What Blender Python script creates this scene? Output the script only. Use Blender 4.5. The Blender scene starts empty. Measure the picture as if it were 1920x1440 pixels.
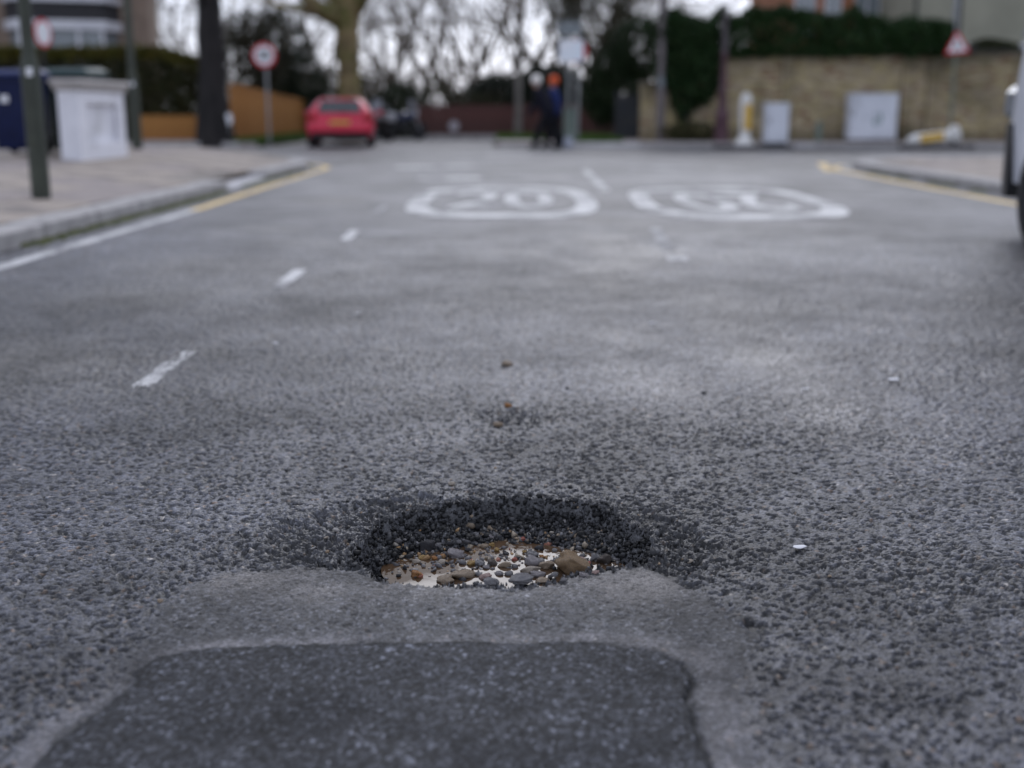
import bpy, math, random
import numpy as np
from mathutils import Vector, Matrix

# ------------------------------------------------------------------ camera, sky, sun, exposure
SC = bpy.context.scene
COL = SC.collection
CAM_H, F_PX, HORIZON, VPX = 0.87, 1900.0, 212.0, 965.0
PITCH = math.radians(11.0)
PY0 = HORIZON + F_PX * math.tan(PITCH)          # row of the optical axis in the uncropped frame
cam_data = bpy.data.cameras.new('camera')
cam = bpy.data.objects.new('camera', cam_data); COL.objects.link(cam)
cam.location = (0, 0, CAM_H)
cam.rotation_euler = (math.pi / 2 - PITCH, 0, 0)
cam_data.sensor_fit = 'HORIZONTAL'; cam_data.sensor_width = 36.0
cam_data.lens = 36.0 * F_PX / 1920.0
cam_data.shift_y = -(720.0 - PY0) / 1920.0
cam_data.shift_x = -(VPX - 960.0) / 1920.0
cam_data.clip_start = 0.05; cam_data.clip_end = 2000
cam_data.dof.use_dof = True
cam_data.dof.focus_distance = 2.10
cam_data.dof.aperture_fstop = 1.5
SC.camera = cam

SUN_EL, SUN_AZ = math.radians(38), math.radians(7)      # azimuth of the sun, measured from +Y towards +X
world = bpy.data.worlds.new('World'); SC.world = world; world.use_nodes = True
nt = world.node_tree; nt.nodes.clear()
sky = nt.nodes.new('ShaderNodeTexSky'); sky.sky_type = 'NISHITA'; sky.sun_disc = False
sky.sun_elevation = SUN_EL; sky.sun_rotation = SUN_AZ
sky.dust_density = 1.5; sky.air_density = 1.0; sky.ozone_density = 1.0
hs = nt.nodes.new('ShaderNodeHueSaturation'); hs.inputs['Saturation'].default_value = 0.35
hs.inputs['Value'].default_value = 1.0
bg = nt.nodes.new('ShaderNodeBackground'); bg.inputs['Strength'].default_value = 0.15
wo = nt.nodes.new('ShaderNodeOutputWorld')
tint = nt.nodes.new('ShaderNodeMix'); tint.data_type = 'RGBA'; tint.blend_type = 'MULTIPLY'; tint.inputs[0].default_value = 1.0
tint.inputs[7].default_value = (0.98, 1.02, 1.17, 1.0)          # cool white of an overcast sky
nt.links.new(sky.outputs[0], hs.inputs['Color']); veil = nt.nodes.new('ShaderNodeMix'); veil.data_type = 'RGBA'; veil.inputs[0].default_value = 0.66
veil.inputs[7].default_value = (4.0, 4.1, 4.3, 1.0)           # even cloud veil over the whole sky
nt.links.new(hs.outputs[0], veil.inputs[6]); nt.links.new(veil.outputs[2], tint.inputs[6]); nt.links.new(tint.outputs[2], bg.inputs['Color'])
nt.links.new(bg.outputs[0], wo.inputs['Surface'])

sun_l = bpy.data.lights.new('sun', 'SUN'); sun_l.energy = 0.5; sun_l.angle = math.radians(40)
sun_l.color = (1.0, 0.985, 0.965)
sun = bpy.data.objects.new('sun', sun_l); COL.objects.link(sun)
sun_dir = Vector((math.sin(SUN_AZ) * math.cos(SUN_EL), math.cos(SUN_AZ) * math.cos(SUN_EL), math.sin(SUN_EL)))
sun.rotation_euler = sun_dir.to_track_quat('Z', 'Y').to_euler()

SC.view_settings.view_transform = 'Standard'; SC.view_settings.look = 'None'
SC.view_settings.gamma = 1.0; SC.view_settings.use_curve_mapping = False
SC.view_settings.exposure = 0.50
SC.render.engine = 'CYCLES'
SC.cycles.use_denoising = True
SC.cycles.max_bounces = 6; SC.cycles.diffuse_bounces = 3; SC.cycles.glossy_bounces = 3
SC.cycles.sample_clamp_indirect = 6.0

# ------------------------------------------------------------------ pixel -> place
FWD = np.array([0, math.cos(PITCH), -math.sin(PITCH)]); UPV = np.array([0, math.sin(PITCH), math.cos(PITCH)])
def ray(px, py):
    d = np.array([(px - VPX) / F_PX, 0, 0]) + FWD - UPV * ((py - PY0) / F_PX)
    return d
def at(px, py, z=0.0):
    """ground point seen at a pixel of the photograph, on the level z"""
    d = ray(px, py); t = (z - CAM_H) / d[2]
    return (d[0] * t, d[1] * t, z)
def on(px, py, Y):
    """point seen at a pixel, on the upright plane y = Y"""
    d = ray(px, py); t = Y / d[1]
    return (d[0] * t, Y, CAM_H + d[2] * t)
def X(px, Y): return on(px, 212, Y)[0]
def Z(py, Y): return on(965, py, Y)[2]

# ------------------------------------------------------------------ numpy noise
def h2(i, j, k=0):
    i = i.astype(np.int64); j = j.astype(np.int64)
    n = (i * 374761393 + j * 668265263 + k * 974711) & 0xffffffff
    n = ((n ^ (n >> 13)) * 1274126177) & 0xffffffff
    n = n ^ (n >> 16)
    n = (n * 2246822519) & 0xffffffff
    n = n ^ (n >> 15)
    return (n & 0xffffff).astype(np.float64) / 16777216.0
def vnoise(x, y, k=0):
    xi = np.floor(x); yi = np.floor(y); fx = x - xi; fy = y - yi
    fx = fx * fx * (3 - 2 * fx); fy = fy * fy * (3 - 2 * fy)
    a = h2(xi, yi, k); b = h2(xi + 1, yi, k); c = h2(xi, yi + 1, k); d = h2(xi + 1, yi + 1, k)
    return (a * (1 - fx) + b * fx) * (1 - fy) + (c * (1 - fx) + d * fx) * fy
def fbm(x, y, o=3, k=0):
    v = 0; a = 0.5; s = 0
    for q in range(o):
        v = v + a * vnoise(x, y, k + q * 7); s += a
        x = x * 2.03 + 3.1; y = y * 2.03 + 1.7; a *= 0.5
    return v / s
def worley(x, y, s, k=0):
    x = x / s; y = y / s; xi = np.floor(x); yi = np.floor(y)
    f1 = np.full(x.shape, 9.0); f2 = np.full(x.shape, 9.0); ci = np.zeros(x.shape); cj = np.zeros(x.shape)
    for di in (-1, 0, 1):
        for dj in (-1, 0, 1):
            i = xi + di; j = yi + dj
            px = i + 0.08 + 0.84 * h2(i, j, k); py = j + 0.08 + 0.84 * h2(i, j, k + 1)
            d = np.hypot(px - x, py - y)
            m = d < f1
            f2 = np.where(m, f1, np.minimum(f2, d))
            ci = np.where(m, i, ci); cj = np.where(m, j, cj); f1 = np.where(m, d, f1)
    return f1, f2, ci, cj
def facet(x, y, s, ci, cj, k, q):
    """height of a randomly tilted flat top on each chipping"""
    px = (ci + 0.08 + 0.84 * h2(ci, cj, k)) * s; py = (cj + 0.08 + 0.84 * h2(ci, cj, k + 1)) * s
    return (x - px) * (h2(ci, cj, q) - 0.5) + (y - py) * (h2(ci, cj, q + 1) - 0.5)
def sst(a, b, x):
    t = np.clip((x - a) / (b - a), 0, 1); return t * t * (3 - 2 * t)
def mix(a, b, t): return a + (b - a) * t
def poly_sdf(x, y, P):
    """signed distance to a polygon, positive inside"""
    P = np.array(P); n = len(P); d = np.full(x.shape, 1e9); ins = np.zeros(x.shape, bool)
    for q in range(n):
        ax, ay = P[q]; bx, by = P[(q + 1) % n]
        ex, ey = bx - ax, by - ay
        t = np.clip(((x - ax) * ex + (y - ay) * ey) / (ex * ex + ey * ey + 1e-12), 0, 1)
        d = np.minimum(d, np.hypot(x - ax - t * ex, y - ay - t * ey))
        c = ((ay > y) != (by > y)) & (x < ex * (y - ay) / (ey if abs(ey) > 1e-12 else 1e-12) + ax)
        ins ^= c
    return np.where(ins, d, -d)
def gp(pts): return [at(a, b)[:2] for a, b in pts]

# ------------------------------------------------------------------ materials
MATS = {}
def nmat(name, c1, c2=None, rough=0.7, scale=8.0, bump=0.0, metal=0.0, spec=0.25, detail=5.0, bscale=None, attr=False, coat=0.0, ramp=(0.35, 0.65), stretch=(1, 1, 1), dirt=None):
    if name in MATS: return MATS[name]
    m = bpy.data.materials.new(name); m.use_nodes = True; t = m.node_tree; N = t.nodes; L = t.links
    b = N['Principled BSDF']
    b.inputs['Roughness'].default_value = rough; b.inputs['Metallic'].default_value = metal
    b.inputs['Specular IOR Level'].default_value = spec; b.inputs['Coat Weight'].default_value = coat
    tc = N.new('ShaderNodeTexCoord'); mp = N.new('ShaderNodeMapping'); mp.inputs['Scale'].default_value = stretch
    L.new(tc.outputs['Object'], mp.inputs['Vector'])
    no = N.new('ShaderNodeTexNoise'); no.inputs['Scale'].default_value = scale; no.inputs['Detail'].default_value = detail
    L.new(mp.outputs[0], no.inputs['Vector'])
    rp = N.new('ShaderNodeMapRange'); rp.inputs['From Min'].default_value = ramp[0]; rp.inputs['From Max'].default_value = ramp[1]
    L.new(no.outputs['Fac'], rp.inputs['Value'])
    mx = N.new('ShaderNodeMix'); mx.data_type = 'RGBA'
    c2 = c2 or tuple(min(1, v * 0.75) for v in c1)
    mx.inputs[6].default_value = (*c1, 1); mx.inputs[7].default_value = (*c2, 1)
    L.new(rp.outputs[0], mx.inputs[0])
    out = mx.outputs[2]
    if attr:
        a = N.new('ShaderNodeAttribute'); a.attribute_name = 'Col'
        mu = N.new('ShaderNodeMix'); mu.data_type = 'RGBA'; mu.blend_type = 'MULTIPLY'; mu.inputs[0].default_value = 1
        L.new(a.outputs['Color'], mu.inputs[6]); L.new(out, mu.inputs[7]); out = mu.outputs[2]
    if dirt:
        n2 = N.new('ShaderNodeTexNoise'); n2.inputs['Scale'].default_value = dirt[1]; n2.inputs['Detail'].default_value = 6
        L.new(tc.outputs['Object'], n2.inputs['Vector'])
        r2 = N.new('ShaderNodeMapRange'); r2.inputs['From Min'].default_value = dirt[2]; r2.inputs['From Max'].default_value = dirt[3]
        L.new(n2.outputs['Fac'], r2.inputs['Value'])
        m2 = N.new('ShaderNodeMix'); m2.data_type = 'RGBA'; L.new(r2.outputs[0], m2.inputs[0]); L.new(out, m2.inputs[6]); m2.inputs[7].default_value = (*dirt[0], 1)
        out = m2.outputs[2]
    L.new(out, b.inputs['Base Color'])
    if bump:
        n3 = N.new('ShaderNodeTexNoise'); n3.inputs['Scale'].default_value = bscale or scale * 3; n3.inputs['Detail'].default_value = 4
        L.new(mp.outputs[0], n3.inputs['Vector'])
        bp = N.new('ShaderNodeBump'); bp.inputs['Strength'].default_value = bump; bp.inputs['Distance'].default_value = 0.01
        L.new(n3.outputs['Fac'], bp.inputs['Height']); L.new(bp.outputs[0], b.inputs['Normal'])
    MATS[name] = m
    return m

# ------------------------------------------------------------------ mesh helpers
def link(name, me, mat=None, parent=None, loc=None):
    o = bpy.data.objects.new(name, me); COL.objects.link(o)
    if mat is not None and len(me.materials) == 0: me.materials.append(mat)
    if parent is not None: o.parent = parent
    if loc is not None: o.location = loc
    return o
def npmesh(name, V, Fc, smooth=False, col=None):
    """mesh from arrays: V (n,3); Fc (m,k) faces of equal size; col (n,3) optional"""
    V = np.asarray(V, np.float32); Fc = np.asarray(Fc, np.int32); m, k = Fc.shape
    me = bpy.data.meshes.new(name)
    me.vertices.add(len(V)); me.vertices.foreach_set('co', V.ravel())
    me.loops.add(m * k); me.loops.foreach_set('vertex_index', Fc.ravel())
    me.polygons.add(m); me.polygons.foreach_set('loop_start', np.arange(0, m * k, k, dtype=np.int32))
    if smooth: me.polygons.foreach_set('use_smooth', np.ones(m, bool))
    if col is not None:
        a = me.attributes.new('Col', 'FLOAT_COLOR', 'POINT')
        c = np.ones((len(V), 4), np.float32); c[:, :3] = col; a.data.foreach_set('color', c.ravel())
    me.update(calc_edges=True)
    return me
def tag(o, label, cat, group=None):
    o['label'] = label; o['category'] = cat
    if group: o['group'] = group
    return o
def structure(o): o['kind'] = 'structure'; return o
def thing(name, label, cat, loc=(0, 0, 0), rz=0.0, group=None):
    o = bpy.data.objects.new(name, None); COL.objects.link(o); o.empty_display_size = 0.2
    o.location = loc; o.rotation_euler = (0, 0, rz)
    return tag(o, label, cat, group)
class MB:
    def __init__(s): s.v = []; s.f = []
    def add(s, V, Fc):
        b = len(s.v); s.v += [tuple(p) for p in V]; s.f += [tuple(i + b for i in f) for f in Fc]; return s
    def box(s, lo, hi, M=None):
        (a, b, c), (d, e, f) = lo, hi
        V = [(a, b, c), (d, b, c), (d, e, c), (a, e, c), (a, b, f), (d, b, f), (d, e, f), (a, e, f)]
        if M is not None: V = [tuple(M @ Vector(p)) for p in V]
        return s.add(V, [(0, 3, 2, 1), (4, 5, 6, 7), (0, 1, 5, 4), (1, 2, 6, 5), (2, 3, 7, 6), (3, 0, 4, 7)])
    def bbox(s, lo, hi, b=0.01, M=None):
        """box with chamfered edges"""
        lo = np.array(lo, float); hi = np.array(hi, float); c = (lo + hi) / 2; h = (hi - lo) / 2; b = min(b, h.min() * 0.9)
        V = []
        for sx in (-1, 1):
            for sy in (-1, 1):
                for sz in (-1, 1):
                    sg = np.array([sx, sy, sz])
                    for ax in range(3):
                        p = h - b; p = p.copy(); p[ax] = h[ax]; V.append(tuple(c + sg * p))
        idx = lambda sx, sy, sz, ax: (((sx > 0) * 2 + (sy > 0)) * 2 + (sz > 0)) * 3 + ax
        Fc = []
        for ax in range(3):
            u, w = (ax + 1) % 3, (ax + 2) % 3
            for sg in (-1, 1):
                q = []
                for su, sw in ((-1, -1), (1, -1), (1, 1), (-1, 1)):
                    k = [0, 0, 0]; k[ax] = sg; k[u] = su; k[w] = sw; q.append(idx(*k, ax))
                Fc.append(tuple(q if sg > 0 else q[::-1]))
        for ax in range(3):
            u, w = (ax + 1) % 3, (ax + 2) % 3
            for su in (-1, 1):
                for sw in (-1, 1):
                    q = []
                    for sa, face in ((-1, u), (1, u), (1, w), (-1, w)):
                        k = [0, 0, 0]; k[ax] = sa; k[u] = su; k[w] = sw; q.append(idx(*k, face))
                    Fc.append(tuple(q if su * sw > 0 else q[::-1]))
        for sx in (-1, 1):
            for sy in (-1, 1):
                for sz in (-1, 1):
                    q = [idx(sx, sy, sz, a) for a in range(3)]
                    Fc.append(tuple(q if sx * sy * sz > 0 else q[::-1]))
        if M is not None: V = [tuple(M @ Vector(p)) for p in V]
        return s.add(V, Fc)
    def tube(s, p0, p1, r0, r1=None, n=12, cap=True):
        r1 = r0 if r1 is None else r1
        p0 = Vector(p0); p1 = Vector(p1); d = (p1 - p0).normalized()
        u = d.orthogonal().normalized(); w = d.cross(u)
        V = []
        for p, r in ((p0, r0), (p1, r1)):
            for q in range(n):
                a = 2 * math.pi * q / n; V.append(tuple(p + u * (r * math.cos(a)) + w * (r * math.sin(a))))
        Fc = [(q, (q + 1) % n, n + (q + 1) % n, n + q) for q in range(n)]
        if cap: Fc += [tuple(range(n - 1, -1, -1)), tuple(range(n, 2 * n))]
        return s.add(V, Fc)
    def lathe(s, prof, n=20, M=None):
        """profile [(r, z)] turned about z"""
        V = []; Fc = []
        for r, z in prof:
            for q in range(n):
                a = 2 * math.pi * q / n; V.append((r * math.cos(a), r * math.sin(a), z))
        for k in range(len(prof) - 1):
            for q in range(n):
                Fc.append((k * n + q, k * n + (q + 1) % n, (k + 1) * n + (q + 1) % n, (k + 1) * n + q))
        Fc += [tuple(range(n - 1, -1, -1)), tuple(range((len(prof) - 1) * n, len(prof) * n))]
        if M is not None: V = [tuple(M @ Vector(p)) for p in V]
        return s.add(V, Fc)
    def prism(s, poly, z0, z1, M=None):
        n = len(poly); V = [(x, y, z0) for x, y in poly] + [(x, y, z1) for x, y in poly]
        Fc = [tuple(range(n - 1, -1, -1)), tuple(range(n, 2 * n))] + [(q, (q + 1) % n, n + (q + 1) % n, n + q) for q in range(n)]
        if M is not None: V = [tuple(M @ Vector(p)) for p in V]
        return s.add(V, Fc)
    def loft(s, secs, closed=True, caps=True):
        n = len(secs[0]); V = [p for q in secs for p in q]; Fc = []
        for k in range(len(secs) - 1):
            for q in range(n if closed else n - 1):
                Fc.append((k * n + q, k * n + (q + 1) % n, (k + 1) * n + (q + 1) % n, (k + 1) * n + q))
        if caps: Fc += [tuple(range(n - 1, -1, -1)), tuple(range((len(secs) - 1) * n, len(secs) * n))]
        return s.add(V, Fc)
    def mesh(s, name, smooth=False):
        me = bpy.data.meshes.new(name); me.from_pydata(s.v, [], s.f)
        if smooth:
            me.polygons.foreach_set('use_smooth', [True] * len(me.polygons))
            try: me.set_sharp_from_angle(angle=math.radians(40))
            except Exception: pass
        me.update(); return me
    def build(s, name, mat, parent=None, smooth=False, loc=None):
        return link(name, s.mesh(name, smooth), mat, parent, loc)
RX = lambda a: Matrix.Rotation(a, 4, 'X')
RY = lambda a: Matrix.Rotation(a, 4, 'Y')
RZ = lambda a: Matrix.Rotation(a, 4, 'Z')
T = lambda x, y, z: Matrix.Translation((x, y, z))

# ------------------------------------------------------------------ road surface: shape and colour
HOLE = gp([(648, 1046), (672, 1012), (712, 985), (765, 962), (840, 948), (905, 938), (985, 936), (1070, 944), (1140, 955), (1190, 985),
           (1235, 1012), (1248, 1036), (1205, 1057), (1140, 1070), (1080, 1085), (1010, 1101), (950, 1106), (860, 1103), (780, 1099), (705, 1085), (662, 1068)])
OLDP = gp([(262, 1225), (300, 1150), (360, 1100), (440, 1078), (560, 1071), (662, 1074), (705, 1086), (780, 1100), (860, 1104), (950, 1107), (1010, 1102), (1080, 1086),
           (1140, 1071), (1195, 1062), (1235, 1070), (1275, 1092), (1320, 1122), (1360, 1150), (1420, 1192), (1405, 1260), (1390, 1330), (1420, 1440), (1500, 1700), (100, 1700), (20, 1440), (180, 1320)])
NEWP = gp([(60, 1440), (105, 1398), (165, 1352), (232, 1308), (256, 1285), (252, 1266), (300, 1240), (400, 1222), (600, 1213), (900, 1209), (1130, 1212), (1225, 1226), (1280, 1252),
           (1301, 1285), (1291, 1318), (1306, 1370), (1330, 1440), (1370, 1600), (1420, 1900), (-200, 1900), (-60, 1600)])
SPOT = at(945, 782)[:2]
LEDGE_L = gp([(478, 1056), (505, 1010), (560, 978), (640, 958), (720, 940), (800, 925), (830, 945), (720, 985), (660, 1046), (665, 1070), (560, 1064)])
LEDGE_R = gp([(1180, 975), (1215, 955), (1290, 985), (1335, 1030), (1330, 1070), (1290, 1080), (1240, 1058), (1250, 1030)])

def zones(x, y):
    wob = (fbm(x * 14, y * 14, 3, 3) - 0.5)
    hs_ = poly_sdf(x, y, HOLE) + wob * 0.058 + (fbm(x * 60, y * 60, 2, 9) - 0.5) * 0.022
    op = poly_sdf(x, y, OLDP) + wob * 0.020
    npd = poly_sdf(x, y, NEWP) + wob * 0.012 + (vnoise(x * 90, y * 90, 5) - 0.5) * 0.005
    return hs_, op, npd
def macro(x, y):
    """broad dust, damp and wear of the road, with vignette painted on its near sides: brightness factor, dust share"""
    n = fbm(x * 0.7 + 7, y * 0.8, 4, 21); n2 = fbm(x * 2.2, y * 2.8 + 4, 3, 33); n3 = fbm(x * 6.5, y * 8 + 4, 3, 37)
    br = np.clip(1.0 + 1.5 * (n - 0.5) + 0.9 * (n2 - 0.5) + 0.6 * (n3 - 0.5), 0.4, 1.8)
    # pale dusty strip between the wheel tracks, and dusty shoulders
    strip = np.exp(-((x - 0.72 - 0.10 * np.sin(y * 0.9)) / 0.34) ** 2) * sst(2.2, 3.4, y) * (1 - sst(8, 13, y))
    strip = strip * np.clip(3.2 * fbm(x * 3, y * 1.3, 4, 41) - 0.85, 0.1, 1.2)
    left = np.exp(-((x + 1.75) / 0.55) ** 2) * np.clip(2.2 * fbm(x * 1.1, y * 1.7 + 9, 3, 45) - 0.75, 0, 1) * sst(2.6, 3.4, y)
    dust = np.clip(strip + 0.8 * left, 0, 1)
    # darker damp smears lying across the parking bay and by the van
    d1 = np.exp(-(((x + 1.75) / 0.75) ** 2 + ((y - 5.0 - 0.12 * np.sin(x * 5)) / 0.26) ** 2))
    d2 = np.exp(-(((x + 2.5) / 0.6) ** 2 + ((y - 5.9) / 0.3) ** 2)); d3 = np.exp(-(((x - 3.7) / 0.9) ** 2 + ((y - 6.0) / 0.7) ** 2))
    d4 = np.exp(-(((x - 2.3) / 0.55) ** 2 + ((y - 6.9) / 0.55) ** 2)); d5 = np.exp(-(((x + 1.6) / 0.5) ** 2 + ((y - 3.05) / 0.16) ** 2))
    damp = np.clip(0.75 * d1 + 0.5 * d2 + 0.6 * d3 + 0.15 * d4 + 0.5 * d5, 0, 1)
    edge = sst(1.0, 2.3, np.abs(x - 0.1)) * (1 - sst(4.0, 6.2, y)) * 0.50  # near road sides darkened in colour, painting in vignette and lost sky sheen
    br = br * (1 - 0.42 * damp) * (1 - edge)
    return br, dust, damp, 0.10 * (n - 0.5) + 0.14 * (n2 - 0.5) + 0.14 * (n3 - 0.5)
def road(x, y, colour=True):
    hole, oldp, newp = zones(x, y)
    near = y < 4.2
    # masks
    inh = sst(-0.002, 0.006, hole)
    newm = sst(-0.004, 0.004, newp); oldm = sst(-0.020, 0.022, oldp + 0.03 * (fbm(x * 26, y * 26, 3, 57) - 0.5)) * (1 - inh)
    sw = mix(0.022, 0.038, sst(0.1, 0.3, x)); seal = np.clip(np.exp(-((newp + sw * 0.8 + 0.05 * (fbm(x * 9, y * 9, 3, 61) - 0.5)) / sw) ** 2), 0, 1) * (1 - newm)
    seal = seal * np.clip(2.6 * fbm(x * 8, y * 8, 3, 64) - 0.55, 0.15, 1) ; seal = np.clip(seal, 0, 1)
    ring = np.exp(-np.clip(-hole, 0, 9) / (0.025 + 0.09 * fbm(x * 7, y * 7, 2, 15))) * (1 - inh) * (1 - oldm)
    ledge = sst(-0.006, 0.010, np.maximum(poly_sdf(x, y, LEDGE_L), poly_sdf(x, y, LEDGE_R)) + (fbm(x * 30, y * 30, 3, 19) - 0.5) * 0.05) * (1 - inh) * (1 - oldm)
    sp = np.exp(-(((x - SPOT[0]) / 0.13) ** 2 + ((y - SPOT[1]) / 0.09) ** 2))
    ravel = np.clip(ring * 0.85 + ledge * 0.30 + sp * 0.75 + 0.30 * sst(0.56, 0.72, fbm(x * 2.2, y * 2.2, 3, 71)) * (1 - oldm), 0, 1)
    crack = np.exp(-((oldp + 0.006) / 0.016) ** 2) * sst(0.18, 0.30, x) * (y > 1.55) * (1 - inh) * sst(0.38, 0.6, fbm(x * 25, y * 25, 2, 77))
    fine = np.clip(np.maximum(oldm * 0.68, newm * 0.9), 0, 1)
    # chippings
    wx = x + 0.004 * (vnoise(x * 160, y * 160, 81) - 0.5); wy = y + 0.004 * (vnoise(x * 160, y * 160, 82) - 0.5)
    f1, f2, ci, cj = worley(wx, wy, 0.0078, 11)
    g1, g2, gi, gj = worley(wx, wy, 0.0065, 17)
    ra = h2(ci, cj, 31); rb = h2(ci, cj, 32); rc = h2(ci, cj, 33); sa = h2(gi, gj, 41); sb = h2(gi, gj, 42)
    openn = np.clip(sst(0.36, 0.66, fbm(x * 112, y * 112, 3, 83)) + 0.75 * ravel, 0, 1)
    gap = f2 - f1; dome = sst(0.0, 0.20, gap); dome = mix(1.0, dome, 0.22 + 0.78 * openn)
    gap2 = g2 - g1; dome2 = sst(0.0, 0.4, gap2); dome2 = mix(0.9, dome2, sst(0.3, 0.65, fbm(x * 120, y * 120, 2, 84)))
    lost = np.clip((ra < 0.05 + 0.12 * ravel) * 1.0 + sst(0.61, 0.68, fbm(x * 84, y * 84, 3, 85)) * (0.7 + 0.3 * ravel), 0, 1)
    tilt = fbm(x * 190, y * 190, 2, 86) - 0.5
    fa = facet(wx, wy, 0.0078, ci, cj, 11, 51); fb = facet(wx, wy, 0.0065, gi, gj, 17, 55)
    amp = mix(0.0028, 0.0060, ravel)
    hA = dome * amp * (1 - 0.9 * lost) + (rb - 0.5) * mix(0.0007, 0.0052, ravel) - lost * mix(0.0040, 0.0052, ravel) + tilt * 0.0020 + fa * mix(0.42, 1.0, ravel)
    hF = dome2 * 0.0011 + (sb - 0.5) * 0.0006 + tilt * 0.0010 + fb * 0.40
    hA = hA * (1 - 0.75 * seal)
    z = mix(hA, hF + 0.0025, fine)
    z = z + (fbm(x * 1.7, y * 1.7, 3, 91) - 0.5) * 0.012 + (fbm(x * 9, y * 9, 2, 95) - 0.5) * 0.006
    z = z - ring * 0.006 - ledge * (0.010 + 0.008 * (fbm(x * 45, y * 45, 2, 23) - 0.5)) - sp * 0.012 - crack * 0.012 + seal * 0.002
    z = z + newm * 0.0035 - np.exp(-((newp - 0.002) / 0.005) ** 2) * sst(0.1, 0.3, x) * 0.008
    # the hole: steep at the near lip, a gravel slope at the back
    tb = sst(1.90, 2.16, y); w = 0.035 + 0.165 * tb + 0.03 * sst(0.1, 0.25, np.abs(x + 0.02)) * (1 - tb)
    t = np.clip(hole / w, 0, 1)
    prof = mix(1 - (1 - t) ** 1.8, 0.42 * sst(0, 0.16, t) + 0.58 * t, tb)
    depth = 0.077 + 0.010 * (fbm(x * 22, y * 22, 3, 99) - 0.5)
    zh = -prof * depth + fa * 0.8 + (dome * 0.006 + (rb - 0.5) * 0.008) * (1 - 0.55 * sst(0.8, 1, t)) - inh * 0.002
    zh = zh + (fbm(x * 40, y * 40, 2, 103) - 0.5) * 0.012 * np.clip(t * 4, 0, 1)
    z = np.where(hole > 0, zh, z)
    if not colour: return z
    br, dust, damp, dro = macro(x, y)
    one = np.ones(x.shape + (1,))
    c3 = lambda *c: np.array(c)
    chip = (0.024 + 0.080 * ra ** 1.6 + 0.02 * rc + 0.12 * (tilt + 0.1))[..., None] * c3(0.93, 0.965, 1.15)
    warm = ((rc > 0.975) & (sa > 0.3))[..., None]; cream = ((rc < 0.010) & (sa > 0.35))[..., None]
    chip = np.where(warm, c3(0.17, 0.12, 0.09), chip); chip = np.where(cream, c3(0.36, 0.33, 0.30), chip)
    bit = 0.010 * c3(1, 0.98, 1.0)
    tops = np.clip(dome * 1.2 + tilt * 0.5, 0, 1) * (1 - 0.85 * lost)
    colA = mix(bit, chip, tops[..., None])
    colA = mix(colA, c3(0.27, 0.255, 0.235) * one * (0.6 + 0.8 * ra)[..., None], (dust * 0.68)[..., None])
    colA = mix(colA, c3(0.20, 0.19, 0.20) * (0.6 + 0.8 * h2(ci, cj, 35))[..., None], (seal * 0.6)[..., None])
    colA = colA * mix(1.0, 0.50, ravel)[..., None] * (1 - 0.85 * crack)[..., None]
    # fine patches
    blo = np.exp(-(((x + 0.50) / 0.13) ** 2 + ((y - 1.83) / 0.07) ** 2)) + np.exp(-(((x - 0.245) / 0.11) ** 2 + ((y - 1.775) / 0.085) ** 2)) + 0.5 * np.exp(-(((x + 0.25) / 0.3) ** 2 + ((y - 1.74) / 0.05) ** 2))
    spk = (sa > 0.88)[..., None]
    colO = mix(bit * 1.3, (0.030 + 0.060 * sa ** 1.5 + 0.13 * tilt)[..., None] * c3(0.95, 0.97, 1.07), np.clip(dome2 * 1.3, 0, 1)[..., None])
    colO = np.clip(np.where(spk, colO * 1.7, colO), 0.006, 1)
    colO = mix(colO, c3(0.27, 0.25, 0.235) * one, np.clip(blo * 0.75 * (0.5 + fbm(x * 14, y * 14, 2, 111)), 0, 1)[..., None])
    colN = mix(bit * 1.2, (0.018 + 0.050 * sa ** 1.5 + 0.09 * tilt)[..., None] * c3(0.92, 0.97, 1.14), np.clip(dome2 * 1.3, 0, 1)[..., None])
    colN = np.clip(np.where((sa > 0.92)[..., None], colN * 2.1, colN), 0.004, 1)
    colN = colN * (0.75 + 0.5 * fbm(x * 5, y * 5, 3, 117))[..., None]
    joint = np.exp(-((newp - 0.003) / 0.006) ** 2) * np.clip(sst(0.1, 0.3, x) + sst(0.45, 0.62, fbm(x * 12, y * 12, 2, 127)), 0, 1)
    colN = colN * (1 - 0.75 * joint)[..., None]
    col = mix(colA, colO * (1 - 0.25 * np.exp(-np.clip(-newp, 0, 9) / 0.01))[..., None], (oldm * 0.85 * (1 - seal * 0.7))[..., None])
    col = mix(col, colN, newm[..., None])
    hcol = mix(0.014 * c3(1, 1, 1.08), (0.030 + 0.045 * ra * ra)[..., None] * c3(0.96, 0.98, 1.08), np.clip(dome * 1.4, 0, 1)[..., None])
    col = mix(col, hcol, inh[..., None])
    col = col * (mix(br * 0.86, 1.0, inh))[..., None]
    ro = 0.49 - dro * (1 - inh) + 0.08 * dust + 0.17 * oldm - 0.12 * damp - 0.16 * ravel * (1 - inh) - 0.22 * inh + 0.16 * newm
    return z, col, ro

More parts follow.
